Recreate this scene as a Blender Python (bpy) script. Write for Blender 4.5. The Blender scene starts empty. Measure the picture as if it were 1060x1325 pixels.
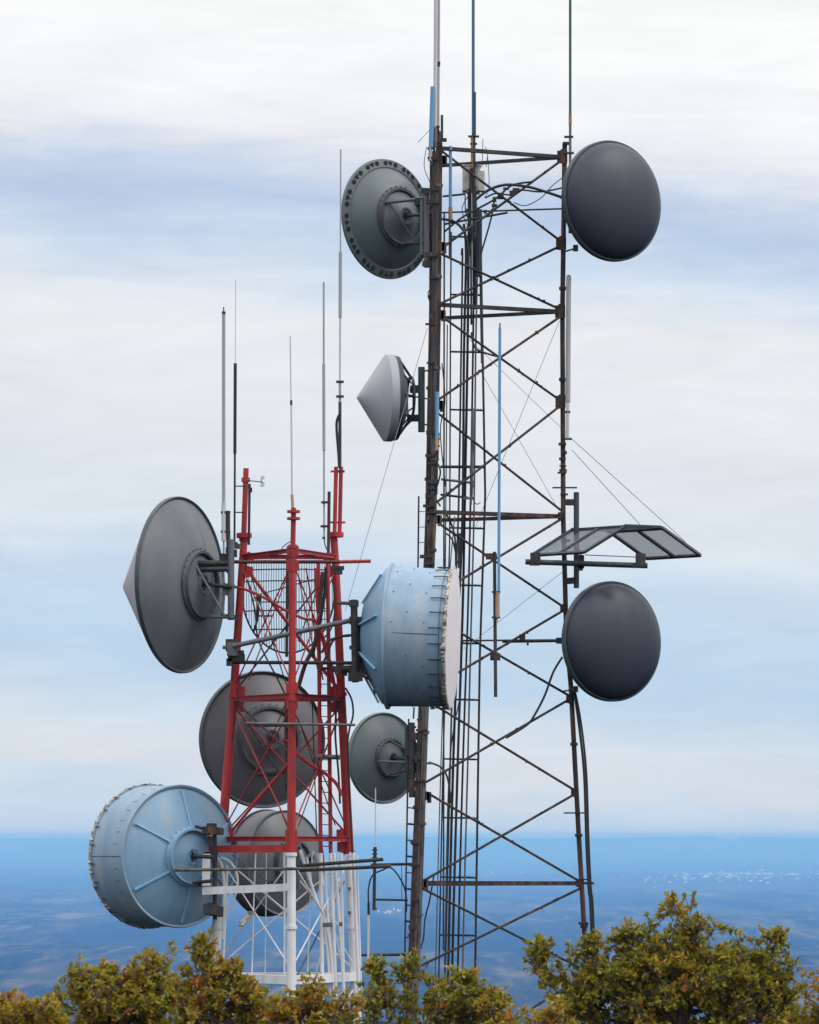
import bpy, math, random
import numpy as np
from mathutils import Vector, Matrix, Quaternion, noise
R = math.radians
S = bpy.context.scene
COL = S.collection
random.seed(7); np.random.seed(7)

# ---------------------------------------------------------------- camera
F = 4800.0; Y0 = 1082.0; ZC = 9.0            # focal length in photo pixels, eye-level row, eye height
cam = bpy.data.cameras.new('camera'); co = bpy.data.objects.new('camera', cam); COL.objects.link(co)
co.location = (0, 0, ZC); co.rotation_euler = (R(90), 0, 0)
cam.sensor_fit = 'HORIZONTAL'; cam.sensor_width = 36; cam.lens = 36*F/1060.0
cam.shift_y = (Y0-662.5)/1060.0
cam.dof.use_dof = True; cam.dof.focus_distance = 69; cam.dof.aperture_fstop = 5.6
cam.clip_start = 1; cam.clip_end = 300000
S.camera = co
S.view_settings.view_transform = 'Standard'; S.view_settings.look = 'None'
S.view_settings.exposure = 0; S.view_settings.gamma = 1

def P(x, y, D):
    return Vector(((x-530.0)*D/F, D, ZC-(y-Y0)*D/F))
def lin(c):
    return tuple(((v/255.0)/12.92 if v/255.0 <= 0.04045 else ((v/255.0+0.055)/1.055)**2.4) for v in c)

# ---------------------------------------------------------------- world sky
ZENITH = 2.2      # an overcast sky is brightest overhead
SUN_EL, SUN_AZ = 42, 108     # degrees; azimuth clockwise from +Y
W = bpy.data.worlds.new("World"); S.world = W; W.use_nodes = True
nt = W.node_tree; nt.nodes.clear()
N = nt.nodes.new; L = nt.links.new
out = N('ShaderNodeOutputWorld'); bg = N('ShaderNodeBackground'); L(bg.outputs[0], out.inputs[0])
sky = N('ShaderNodeTexSky'); sky.sky_type = 'NISHITA'; sky.sun_disc = False
sky.sun_elevation = R(SUN_EL); sky.sun_rotation = R(SUN_AZ); sky.altitude = 400
def mth(nt, op, a, b=None, c=None, clamp=False):
    n = nt.nodes.new('ShaderNodeMath'); n.operation = op; n.use_clamp = clamp
    for i, v in enumerate((a, b, c)):
        if v is None: continue
        if isinstance(v, (int, float)): n.inputs[i].default_value = v
        else: nt.links.new(v, n.inputs[i])
    return n.outputs[0]
tc = N('ShaderNodeTexCoord'); sep = N('ShaderNodeSeparateXYZ'); L(tc.outputs['Generated'], sep.inputs[0])
h2 = mth(nt, 'SQRT', mth(nt, 'ADD', mth(nt, 'MULTIPLY', sep.outputs[0], sep.outputs[0]), mth(nt, 'MULTIPLY', sep.outputs[1], sep.outputs[1])))
tz = mth(nt, 'DIVIDE', sep.outputs[2], mth(nt, 'MAXIMUM', h2, 0.001))
def wnoise(sx, sz, detail, rough=0.55, off=0.0, dist=0.0):
    mp = N('ShaderNodeMapping'); mp.inputs['Scale'].default_value = (sx, sx, sz); mp.inputs['Location'].default_value = (off, off*.7, off*.3)
    L(tc.outputs['Generated'], mp.inputs[0])
    n = N('ShaderNodeTexNoise'); n.inputs['Scale'].default_value = 1; n.inputs['Detail'].default_value = detail
    n.inputs['Roughness'].default_value = rough; n.inputs['Distortion'].default_value = dist
    L(mp.outputs[0], n.inputs['Vector']); return mth(nt, 'SUBTRACT', n.outputs['Fac'], 0.5)
# the cloud deck sits lower to the right of the view: bands slope gently
slope = mth(nt, 'MULTIPLY', sep.outputs[0], 0.07)
n1 = wnoise(9, 34, 5, 0.5, 3.1, 0.3)
n2 = wnoise(26, 150, 8, 0.65, 8.3, 0.8)
t = mth(nt, 'ADD', tz, mth(nt, 'MULTIPLY', n1, 0.040))
t = mth(nt, 'ADD', t, mth(nt, 'MULTIPLY', n2, 0.018))
t = mth(nt, 'ADD', t, slope)
ramp = N('ShaderNodeValToRGB'); L(mth(nt, 'MULTIPLY', t, 1/0.26, clamp=True), ramp.inputs[0])
stops = [(1090,(205,222,238)),(1060,(204,222,238)),(1015,(221,227,235)),(975,(216,227,238)),(930,(203,221,238)),
 (870,(189,213,238)),(800,(195,216,238)),(750,(201,219,238)),(700,(221,231,240)),(620,(226,231,239)),(520,(233,235,240)),
 (430,(238,238,241)),(385,(226,233,241)),(340,(206,221,239)),(290,(187,205,232)),(250,(200,213,234)),(215,(221,228,239)),
 (180,(238,239,244)),(120,(250,250,251)),(40,(254,254,253)),(-60,(255,255,254))]
cr = ramp.color_ramp
while len(cr.elements) < len(stops): cr.elements.new(0.5)
for e, (y, c) in zip(cr.elements, stops):
    e.position = min(1, max(0, (Y0-y)/F/0.26)); e.color = (*lin(c), 1)
# wisps: lighten / darken a little
n3 = wnoise(20, 120, 6, 0.6, 15.7, 0.6)
wis = mth(nt, 'ADD', mth(nt, 'MULTIPLY', n3, 0.24), 1.025)
mul = N('ShaderNodeVectorMath'); mul.operation = 'SCALE'; L(ramp.outputs[0], mul.inputs[0]); L(wis, mul.inputs['Scale'])
skm = N('ShaderNodeVectorMath'); skm.operation = 'SCALE'; L(sky.outputs[0], skm.inputs[0]); skm.inputs['Scale'].default_value = 0.10
mix = N('ShaderNodeMix'); mix.data_type = 'RGBA'; mix.inputs['Factor'].default_value = 0.08
zen = nt.nodes.new('ShaderNodeMapRange'); zen.interpolation_type = 'SMOOTHSTEP'; zen.inputs[1].default_value = 0.24; zen.inputs[2].default_value = 0.85; zen.inputs[3].default_value = 1.0; zen.inputs[4].default_value = ZENITH
L(sep.outputs[2], zen.inputs[0]); mul2 = N('ShaderNodeVectorMath'); mul2.operation = 'SCALE'; L(mul.outputs[0], mul2.inputs[0]); L(zen.outputs[0], mul2.inputs['Scale'])
L(mul2.outputs[0], mix.inputs['A']); L(skm.outputs[0], mix.inputs['B'])
L(mix.outputs['Result'], bg.inputs[0]); bg.inputs[1].default_value = 1.0

sl = bpy.data.lights.new('sun', 'SUN'); so = bpy.data.objects.new('sun', sl); COL.objects.link(so)
sl.energy = 1.2; sl.angle = R(14); sl.color = (1, 0.96, 0.9)
sd = Vector((math.sin(R(SUN_AZ))*math.cos(R(SUN_EL)), math.cos(R(SUN_AZ))*math.cos(R(SUN_EL)), math.sin(R(SUN_EL))))
so.rotation_euler = sd.to_track_quat('Z', 'Y').to_euler()

# ---------------------------------------------------------------- materials
def mat(name, a, b=None, rough=0.5, metal=0.0, scale=(3, 3, 3), lo=0.4, hi=0.6, c=None, cscale=8, clo=0.6, chi=0.7, bump=0.0, bscale=30, spec=0.5):
    m = bpy.data.materials.new(name); m.use_nodes = True; t = m.node_tree
    p = t.nodes['Principled BSDF']; p.inputs['Roughness'].default_value = rough; p.inputs['Metallic'].default_value = metal
    p.inputs['Specular IOR Level'].default_value = spec
    p.inputs['Base Color'].default_value = (*a, 1)
    tcn = t.nodes.new('ShaderNodeTexCoord')
    def fac(sc, lo, hi, det=6):
        mp = t.nodes.new('ShaderNodeMapping'); mp.inputs['Scale'].default_value = sc; t.links.new(tcn.outputs['Object'], mp.inputs[0])
        n = t.nodes.new('ShaderNodeTexNoise'); n.inputs['Scale'].default_value = 1; n.inputs['Detail'].default_value = det; n.inputs['Roughness'].default_value = 0.65
        t.links.new(mp.outputs[0], n.inputs['Vector'])
        r = t.nodes.new('ShaderNodeMapRange'); r.inputs[1].default_value = lo; r.inputs[2].default_value = hi
        t.links.new(n.outputs['Fac'], r.inputs[0]); return r.outputs[0]
    cur = None
    if b is not None:
        mx = t.nodes.new('ShaderNodeMix'); mx.data_type = 'RGBA'; mx.inputs['A'].default_value = (*a, 1); mx.inputs['B'].default_value = (*b, 1)
        t.links.new(fac(scale, lo, hi), mx.inputs['Factor']); cur = mx.outputs['Result']
    if c is not None:
        mx = t.nodes.new('ShaderNodeMix'); mx.data_type = 'RGBA'
        if cur: t.links.new(cur, mx.inputs['A'])
        else: mx.inputs['A'].default_value = (*a, 1)
        mx.inputs['B'].default_value = (*c, 1)
        cs = cscale if isinstance(cscale, tuple) else (cscale,)*3
        t.links.new(fac(cs, clo, chi), mx.inputs['Factor']); cur = mx.outputs['Result']
    if cur: t.links.new(cur, p.inputs['Base Color'])
    if bump:
        bp = t.nodes.new('ShaderNodeBump'); bp.inputs['Strength'].default_value = bump; bp.inputs['Distance'].default_value = 0.01
        t.links.new(fac((bscale,)*3, 0, 1, 3), bp.inputs['Height']); t.links.new(bp.outputs[0], p.inputs['Normal'])
    return m
M = {}
M['rust'] = mat('rusty_steel', (0.02, 0.016, 0.016), (0.105, 0.046, 0.03), 0.8, 0, (6, 6, 1.6), 0.46, 0.60, (0.13, 0.095, 0.07), (12, 12, 2.2), 0.62, 0.72, 0.3, 40)
M['leggrey'] = mat('weathered_grey_steel', (0.115, 0.11, 0.11), (0.04, 0.033, 0.03), 0.75, 0, (6, 6, 1.4), 0.42, 0.62, (0.17, 0.080, 0.04), (10, 10, 1.8), 0.54, 0.64, 0.3, 40)
M['dark'] = mat('dark_galvanised_steel', (0.016, 0.017, 0.02), (0.04, 0.038, 0.038), 0.7, 0, (5, 5, 2), 0.45, 0.65, (0.10, 0.050, 0.030), 9, 0.55, 0.66)
M['galv'] = mat('galvanised_steel', (0.14, 0.15, 0.165), (0.08, 0.085, 0.095), 0.55, 0.3, (5, 5, 3), 0.4, 0.65)
M['steelblue'] = mat('blue_grey_steel', (0.05, 0.06, 0.078), (0.03, 0.037, 0.047), 0.6, 0.2, (5, 5, 3), 0.4, 0.65)
M['black'] = mat('black_cable', (0.012, 0.012, 0.014), None, 0.6)
M['blackmid'] = mat('grey_black_cable', (0.04, 0.042, 0.048), None, 0.6)
M['red'] = mat('red_tower_paint', (0.42, 0.022, 0.022), (0.2, 0.013, 0.016), 0.55, 0, (5, 5, 1.5), 0.4, 0.7, (0.09, 0.02, 0.018), (14, 14, 5), 0.62, 0.74, 0.15, 60)
M['reddirt'] = mat('dirty_red_paint', (0.1, 0.02, 0.02), (0.045, 0.022, 0.02), 0.7, 0, (6, 6, 6), 0.42, 0.62)
M['white'] = mat('white_tower_paint', (0.74, 0.74, 0.77), (0.55, 0.55, 0.58), 0.5, 0, (4, 4, 1.5), 0.4, 0.7, (0.30, 0.24, 0.2), (16, 16, 6), 0.66, 0.76)
M['dish'] = mat('grey_dish_paint', (0.122, 0.136, 0.15), (0.088, 0.099, 0.111), 0.42, 0, (1.1, 1.1, 0.7), 0.38, 0.66, (0.26, 0.26, 0.25), (4, 4, 2.5), 0.69, 0.76)
M['dishgreen'] = mat('greenish_grey_dish_paint', (0.104, 0.133, 0.142), (0.08, 0.104, 0.112), 0.45, 0, (1.3, 1.3, 0.8), 0.38, 0.66, (0.105, 0.13, 0.135), (5, 5, 2), 0.62, 0.78)
M['dishwarm'] = mat('warm_grey_dish_paint', (0.112, 0.108, 0.122), (0.08, 0.077, 0.088), 0.5, 0, (1.1, 1.1, 0.7), 0.38, 0.66, (0.12, 0.115, 0.12), (5, 5, 2), 0.62, 0.78)
M['hub'] = mat('hub_grey_paint', (0.08, 0.088, 0.098), (0.052, 0.058, 0.066), 0.55, 0.1, (6, 6, 4), 0.4, 0.65)
M['hole'] = mat('dark_vent', (0.006, 0.007, 0.008), None, 0.8)
M['radome'] = mat('dark_fibreglass_radome', (0.020, 0.027, 0.050), (0.026, 0.029, 0.045), 0.50, 0, (0.9, 0.9, 0.5), 0.35, 0.7, (0.040, 0.043, 0.058), (5.0, 5.0, 0.6), 0.52, 0.80, spec=0.5)
M['radrim'] = mat('radome_rim_grey', (0.055, 0.067, 0.078), (0.04, 0.05, 0.058), 0.5)
M['cone'] = mat('pale_grey_radome', (0.35, 0.375, 0.405), (0.3, 0.325, 0.355), 0.5, 0, (1.5, 1.5, 0.8), 0.35, 0.7)
M['conepink'] = mat('pinkish_white_radome', (0.34, 0.32, 0.36), (0.29, 0.27, 0.31), 0.6, 0, (1.5, 1.5, 0.8), 0.35, 0.7)
M['blue'] = mat('pale_blue_paint', (0.2, 0.345, 0.49), (0.155, 0.28, 0.41), 0.45, 0, (1.3, 1.3, 0.5), 0.38, 0.68, (0.33, 0.33, 0.35), (2.2, 2.2, 0.7), 0.52, 0.80)
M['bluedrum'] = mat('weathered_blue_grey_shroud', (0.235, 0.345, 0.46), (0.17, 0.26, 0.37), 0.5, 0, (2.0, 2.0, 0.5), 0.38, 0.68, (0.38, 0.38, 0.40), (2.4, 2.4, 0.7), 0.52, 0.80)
M['bluerib'] = mat('blue_rib_paint', (0.22, 0.42, 0.62), None, 0.45)
M['pinkwhite'] = mat('white_fabric_radome', (0.68, 0.63, 0.66), (0.60, 0.56, 0.60), 0.7, 0, (1.5, 1.5, 1.5), 0.35, 0.7)
M['edge'] = mat('pale_lacing_edge', (0.50, 0.46, 0.38), (0.10, 0.09, 0.08), 0.8, 0, (9, 9, 9), 0.45, 0.6)
M['whip'] = mat('grey_fibreglass_whip', (0.36, 0.36, 0.38), (0.28, 0.28, 0.30), 0.5, 0, (3, 3, 1), 0.35, 0.7)
M['whiplight'] = mat('light_whip', (0.55, 0.55, 0.57), (0.45, 0.45, 0.48), 0.5, 0, (3, 3, 1), 0.35, 0.7)
M['whipmauve'] = mat('mauve_grey_whip', (0.42, 0.38, 0.40), (0.32, 0.29, 0.31), 0.5, 0, (3, 3, 1), 0.35, 0.7)
M['sky'] = mat('sky_blue_fibreglass', (0.13, 0.31, 0.55), (0.11, 0.26, 0.47), 0.4, 0, (3, 3, 0.8), 0.35, 0.7)
M['teal'] = mat('steel_blue_fibreglass', (0.045, 0.13, 0.22), (0.035, 0.1, 0.18), 0.45, 0, (3, 3, 0.8), 0.35, 0.7)
M['tealdark'] = mat('dark_blue_sleeve', (0.025, 0.07, 0.12), None, 0.5)
M['green'] = mat('dark_green_fibreglass', (0.025, 0.085, 0.055), (0.03, 0.11, 0.10), 0.45, 0, (3, 3, 0.8), 0.35, 0.7)
M['brass'] = mat('copper_brass', (0.36, 0.20, 0.09), (0.25, 0.12, 0.055), 0.45, 0.4, (8, 8, 8), 0.4, 0.6)
M['tan'] = mat('tan_base', (0.42, 0.27, 0.19), (0.34, 0.22, 0.16), 0.6, 0, (6, 6, 6), 0.4, 0.6)
M['box'] = mat('dirty_white_cabinet', (0.50, 0.49, 0.48), (0.30, 0.28, 0.26), 0.6, 0, (6, 6, 5), 0.5, 0.7, (0.12, 0.08, 0.06), 8, 0.66, 0.76)
M['bark'] = mat('oak_bark', (0.16, 0.12, 0.095), (0.07, 0.05, 0.04), 0.9, 0, (20, 20, 6), 0.4, 0.6)
M['wire'] = mat('guy_wire', (0.10, 0.10, 0.11), None, 0.5)
M['mesh'] = mat('mesh_wire', (0.14, 0.16, 0.19), (0.18, 0.2, 0.23), 0.6, 0.1, (4, 4, 4), 0.4, 0.6)
M['grid'] = mat('grid_wire', (0.12, 0.12, 0.11), (0.05, 0.05, 0.05), 0.6, 0.1, (4, 4, 4), 0.4, 0.6)

# ---------------------------------------------------------------- mesh helpers
class MB:
    def __init__(s): s.v = []; s.f = []; s.sm = []
    def add(s, vs, fs, smooth=False):
        o = len(s.v); s.v += [Vector(v) for v in vs]; s.f += [tuple(i+o for i in f) for f in fs]; s.sm += [smooth]*len(fs)
    def tube(s, pts, r, n=8, smooth=True, cap=True):
        pts = [Vector(p) for p in pts]; k = len(pts)
        rs = r if isinstance(r, (list, tuple)) else [r]*k
        d0 = (pts[1]-pts[0]).normalized(); a = Vector((0, 0, 1)) if abs(d0.z) < .9 else Vector((1, 0, 0))
        u = d0.cross(a).normalized(); vs = []
        for i in range(k):
            d = (pts[min(i+1, k-1)]-pts[max(i-1, 0)]).normalized()
            u = (u-d*u.dot(d)).normalized(); w = d.cross(u)
            for j in range(n):
                an = 2*math.pi*j/n; vs.append(pts[i]+(u*math.cos(an)+w*math.sin(an))*rs[i])
        fs = [(i*n+j, i*n+(j+1) % n, (i+1)*n+(j+1) % n, (i+1)*n+j) for i in range(k-1) for j in range(n)]
        s.add(vs, fs, smooth)
        if cap: s.add(vs[:n], [tuple(range(n-1, -1, -1))]); s.add(vs[-n:], [tuple(range(n))])
    def bar(s, p, q, w, h, up=(0, 0, 1)):
        p = Vector(p); q = Vector(q); d = (q-p).normalized(); up = Vector(up)
        if abs(d.dot(up)) > .98: up = Vector((0, 1, 0))
        u = d.cross(up).normalized(); v = u.cross(d).normalized()
        vs = [b+u*a*w/2+v*c*h/2 for b in (p, q) for a, c in ((-1, -1), (1, -1), (1, 1), (-1, 1))]
        s.add(vs, [(3, 2, 1, 0), (4, 5, 6, 7), (0, 1, 5, 4), (1, 2, 6, 5), (2, 3, 7, 6), (3, 0, 4, 7)])
    def angle(s, p, q, w, th=0.01, up=(0, 0, 1)):     # L-section
        p = Vector(p); q = Vector(q); d = (q-p).normalized(); up = Vector(up)
        if abs(d.dot(up)) > .98: up = Vector((0, 1, 0))
        u = d.cross(up).normalized(); v = u.cross(d).normalized()
        pr = [(0, 0), (w, 0), (w, th), (th, th), (th, w), (0, w)]
        vs = [b+u*(a-w/2)+v*(c-w/2) for b in (p, q) for a, c in pr]
        s.add(vs, [(5, 4, 3, 2, 1, 0), tuple(range(6, 12))]+[(i, (i+1) % 6, 6+(i+1) % 6, 6+i) for i in range(6)])
    def box(s, c, sx, sy, sz): s.bar(Vector(c)-Vector((0, 0, sz/2)), Vector(c)+Vector((0, 0, sz/2)), sx, sy, up=(0, 1, 0))
    def lathe(s, c, ax, prof, n=64, smooth=True, closed=False):
        c = Vector(c); ax = Vector(ax).normalized(); a = Vector((0, 0, 1))
        w = (a-ax*a.dot(ax)).normalized() if abs(ax.z) < .98 else Vector((1, 0, 0)); u = ax.cross(w)
        vs = [c+ax*p+(u*math.cos(2*math.pi*j/n)+w*math.sin(2*math.pi*j/n))*max(r, 1e-4) for p, r in prof for j in range(n)]
        k = len(prof); rng = range(k if closed else k-1)
        s.add(vs, [(i*n+j, i*n+(j+1) % n, ((i+1) % k)*n+(j+1) % n, ((i+1) % k)*n+j) for i in rng for j in range(n)], smooth)
    def build(s, name, m, parent=None):
        me = bpy.data.meshes.new(name)
        o = bpy.data.objects.new(name, me); COL.objects.link(o)
        off = Vector((0, 0, 0)); q = parent
        while q is not None: off += q.location; q = q.parent
        if parent is not None: o.parent = parent
        me.from_pydata([tuple(v-off) for v in s.v], [], s.f)
        me.polygons.foreach_set('use_smooth', s.sm)
        me.materials.append(M[m] if isinstance(m, str) else m)
        if any(s.sm) and not all(s.sm) or s.sm and s.sm[0]:
            try: me.set_sharp_from_angle(angle=R(35))
            except Exception: pass
        me.update(); return o
def split_mb(s):
    par = list(range(len(s.v)))
    def fd(i):
        while par[i] != i: par[i] = par[par[i]]; i = par[i]
        return i
    key = {}
    for i, v in enumerate(s.v):
        q = (round(v.x, 5), round(v.y, 5), round(v.z, 5))
        if q in key: par[fd(i)] = fd(key[q])
        else: key[q] = i
    for f in s.f:
        for i in f[1:]: par[fd(i)] = fd(f[0])
    g = {}
    for f, m in zip(s.f, s.sm): g.setdefault(fd(f[0]), []).append((f, m))
    out = []
    for fs in g.values():
        n = MB(); mp = {}
        for f, m in fs:
            t = []
            for i in f:
                if i not in mp: mp[i] = len(n.v); n.v.append(s.v[i])
                t.append(mp[i])
            n.f.append(tuple(t)); n.sm.append(m)
        out.append(n)
    return out
def build_each(b, name, m, parent):          # every separate piece becomes an object of its own
    return [n.build(name, m, parent) for n in split_mb(b)]
def thing(name, label, cat, loc, group=None):
    o = bpy.data.objects.new(name, None); COL.objects.link(o); o.location = loc; o.empty_display_size = 0.2
    o['label'] = label; o['category'] = cat
    if group: o['group'] = group
    return o
def tag(o, **k):
    for a, b in k.items(): o[a] = b
    return o
def pipe(name, m, parent, pts, r, n=8, label=None):
    b = MB(); b.tube(pts, r, n); o = b.build(name, m, parent)
    if label: o['label'] = label
    return o
def curve(pts, n=6):        # Catmull-Rom through points
    pts = [Vector(p) for p in pts]; q = [pts[0]]+pts+[pts[-1]]; o = []
    for i in range(1, len(q)-2):
        for k in range(n):
            t = k/n; a, b, c, d = q[i-1], q[i], q[i+1], q[i+2]
            o.append(0.5*((2*b)+(c-a)*t+(2*a-5*b+4*c-d)*t*t+(-a+3*b-3*c+d)*t**3))
    o.append(pts[-1]); return o

# ================================================================ SETTING: terrain
def terrain():
    rs = [0, 30, 60, 90]
    while rs[-1] < 60000: rs.append(rs[-1]*1.035+2)
    fine = np.linspace(-13, 13, 181); coarse = np.linspace(13, 347, 80)[1:-1]
    az = [R(a) for a in list(fine)+list(coarse)]
    vs = []; nr = len(rs); na = len(az)
    for r in rs:
        t = min(1, max(0, (r-100)/1500)); base = -300*(t*t*(3-2*t))
        for a in az:
            x, y = r*math.sin(a), r*math.cos(a)
            amp = min(1, r/6000)
            h = noise.fractal(Vector((x/5200, y/5200, 0)), 1.0, 2.1, 4)*26*amp
            h += noise.fractal(Vector((x/900, y/900, 4)), 1.0, 2.1, 3)*7*min(1, r/3000)
            if r > 40000:
                e = min(1, (r-40000)/16000)
                h = h*(1-.6*e)+e*e*(292+max(-.4, noise.fractal(Vector((x/3200+3, y/9000, 9)), 1, 2, 4))*34)
            if r > 56500: h -= (r-56500)*.02
            vs.append((x, y, base+h))
    fs = [(i*na+j, i*na+(j+1) % na, (i+1)*na+(j+1) % na, (i+1)*na+j) for i in range(nr-1) for j in range(na)]
    b = MB(); b.v = [Vector(v) for v in vs]; b.f = fs; b.sm = [True]*len(fs)
    m = bpy.data.materials.new('forest_lowland'); m.use_nodes = True; t = m.node_tree; p = t.nodes['Principled BSDF']
    p.inputs['Roughness'].default_value = 1; p.inputs['Specular IOR Level'].default_value = 0.0
    tcn = t.nodes.new('ShaderNodeTexCoord')
    def nz(sc, det, lo, hi):
        mp = t.nodes.new('ShaderNodeMapping'); mp.inputs['Scale'].default_value = sc; t.links.new(tcn.outputs['Object'], mp.inputs[0])
        n = t.nodes.new('ShaderNodeTexNoise'); n.inputs['Scale'].default_value = 1; n.inputs['Detail'].default_value = det; n.inputs['Roughness'].default_value = .6
        t.links.new(mp.outputs[0], n.inputs['Vector']); r = t.nodes.new('ShaderNodeMapRange'); r.inputs[1].default_value = lo; r.inputs[2].default_value = hi
        t.links.new(n.outputs['Fac'], r.inputs[0]); return r.outputs[0]
    def mx(f, a, bb):
        k = t.nodes.new('ShaderNodeMix'); k.data_type = 'RGBA'; t.links.new(f, k.inputs['Factor'])
        for nm, v in (('A', a), ('B', bb)):
            if isinstance(v, tuple): k.inputs[nm].default_value = (*v, 1)
            else: t.links.new(v, k.inputs[nm])
        return k.outputs['Result']
    c = mx(nz((1/190, 1/1700, 1/120), 9, .45, .58), (0.003, 0.008, 0.007), (0.040, 0.040, 0.026))
    c = mx(nz((1/50, 1/520, 1/60), 6, .5, .66), c, (0.10, 0.085, 0.055))
    c = mx(nz((1/420, 1/2600, 1/400), 7, .60, .67), c, (0.12, 0.10, 0.075))
    c = mx(nz((1/2600, 1/6500, 1/1200), 6, .50, .58), c, (0.005, 0.010, 0.014))
    t.links.new(c, p.inputs['Base Color'])
    o = b.build('ground', m); o['kind'] = 'structure'
terrain()

# distant towns: pale roofs scattered in the lowland (far-off, one mass)
def zterr(x, y):
    h = noise.fractal(Vector((x/5200, y/5200, 0)), 1.0, 2.1, 4)*26 + noise.fractal(Vector((x/900, y/900, 4)), 1.0, 2.1, 3)*7
    return -300+h
b = MB()
def town(px, py, sx, sy, n, size):
    for _ in range(n):
        x = random.gauss(px, sx); y = random.gauss(py, sy); d = 300*F/max(6.7, y-Y0)
        if d > 44000: continue
        X = (x-530)*d/F; z = zterr(X, d); s = random.uniform(.4, 1)*size; w = s*random.uniform(.8, 2.4)
        b.box((X, d, z+s*.1), w, s, s*.6+6)
town(930, 1133, 48, 5, 90, 14); town(970, 1128, 34, 4, 45, 16); town(690, 1127, 30, 3, 22, 10)
town(502, 1176, 9, 2.5, 16, 6); town(1040, 1130, 20, 3, 12, 12); town(830, 1140, 50, 6, 8, 8)
town(828, 1103, 5, .5, 6, 30)
for _ in range(10):
    X = (942-530+random.gauss(0, 6))*51500/F; b.box((X, 51500+random.uniform(-200, 200), 0), random.uniform(40, 120), 60, random.uniform(16, 60))
o = b.build('distant_town', mat('pale_town_walls', (0.8, 0.8, 0.8), None, 0.7)); tag(o, kind='stuff', label='pale buildings of towns scattered across the hazy blue lowland', category='town')

# ================================================================ DARK TOWER
def yl(pts, y):
    for (x0, y0), (x1, y1) in zip(pts, pts[1:]):
        if y <= y1 or (x1, y1) == pts[-1]: return x0+(x1-x0)*(y-y0)/(y1-y0)
nL = [(568, 170), (566, 400), (561, 670), (551, 920), (540, 1240), (520, 1640)]     # near left leg
fL = [(560, 200), (559, 400), (554, 670), (545, 920), (532, 1240), (510, 1640)]     # far left leg
rL = [(731, 180), (728, 400), (729, 670), (733, 820), (739, 890), (749, 1080), (757, 1215), (782, 1640)]
DN, DF_, DR = 73.9, 75.9, 74.9
def Nn(y, dx=0): return P(yl(nL, y)+dx, y, DN)
def Ff(y, dx=0): return P(yl(fL, y)+dx, y, DF_)
def Rr(y, dx=0): return P(yl(rL, y)+dx, y, DR)
def atz(fn, y):           # level height taken at the right leg
    z = Rr(y).z; D = {Nn: DN, Ff: DF_, Rr: DR}[fn]; return fn(Y0+(ZC-z)*F/D)
DT = thing('lattice_tower', 'tall dark rusty steel lattice tower right of the red and white one', 'tower', (P(640, Y0, 75).x, 74.9, 0))
for fn, pts, m, r, y0 in ((Nn, nL, 'leggrey', .062, 170), (Ff, fL, 'rust', .060, 196), (Rr, rL, 'rust', .050, 185)):
    b = MB(); ys = [y0]+[p[1] for p in pts if p[1] > y0+5]
    b.tube([fn(y) for y in ys], r, 12)
    for y in range(int(y0)+70, 1240, 118):
        b.lathe(fn(y), (0, 0, 1), [(-.03, r), (-.03, r+.028), (.03, r+.028), (.03, r)], 12, False)
    o = b.build('leg', m, DT)
    if fn is not Nn:
        pass
# channel plates riding on the near left leg (rusted upper part)
for (ya, yb, dx, m, w) in ((185, 640, 2.5, 'rust', .07), (182, 560, -6, 'dark', .045), (640, 735, -3, 'rust', .08), (918, 1240, -7, 'rust', .07), (918, 1240, -2.5, 'galv', .02)):
    b = MB(); prev = None
    for k in range(7):
        y = ya+(yb-ya)*k/6; p = Nn(y, dx)+Vector((0, -.06, 0))
        if prev is not None: b.bar(prev, p, w, .03, up=(0, 1, 0))
        prev = p
    b.build('leg_cover', m, DT)
# girts
for y in (203, 403, 668, 1143):
    for a, c, w in ((Nn, Rr, .085), (Ff, Rr, .075), (Nn, Ff, .07)):
        pa, pc = atz(a, y), atz(c, y)
        b = MB(); b.angle(pa, pc, w, .014); b.build('girt', 'rust' if y in (1143, 668) else 'dark', DT)
# braces on near face, then side and back faces
NB = [(195, 'L', 312), (322, 'L', 207), (328, 'L', 400), (393, 'L', 318), (408, 'L', 518), (517, 'L', 410), (535, 'L', 660), (650, 'L', 525),
      (675, 'L', 785), (772, 'L', 672), (798, 'L', 900), (892, 'L', 790), (908, 'L', 1022), (1012, 'L', 905), (1025, 'L', 1140), (1140, 'L', 1028), (1150, 'L', 1255), (1250, 'L', 1150), (1262, 'L', 1400), (1400, 'L', 1262)]
random.seed(3)
for i, (yl_, _, yr) in enumerate(NB):
    off = Vector((0, -.03 if i % 2 else .03, 0))
    a, c = Nn(yl_, 4)+off, Rr(yr, -3)+off
    b = MB(); b.tube([a, c], .026, 8)
    d = (c-a)
    for k in range(random.randint(4, 7)):
        p = a+d*random.uniform(.08, .92); b.box(p+Vector((0, -.03, random.uniform(-.02, .02))), .035, .03, .06)
    b.build('brace', 'rust' if i % 3 != 1 else 'dark', DT)
lev = [203, 318, 403, 520, 668, 785, 905, 1025, 1143, 1260]
for i, (ya, yb) in enumerate(zip(lev, lev[1:])):
    for s_ in (0, 1):
        a, c = (Nn(ya), Ff(yb)) if s_ else (Ff(ya), Nn(yb))
        b = MB(); b.tube([a, c], .02, 6); b.build('brace', 'dark', DT)
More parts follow.
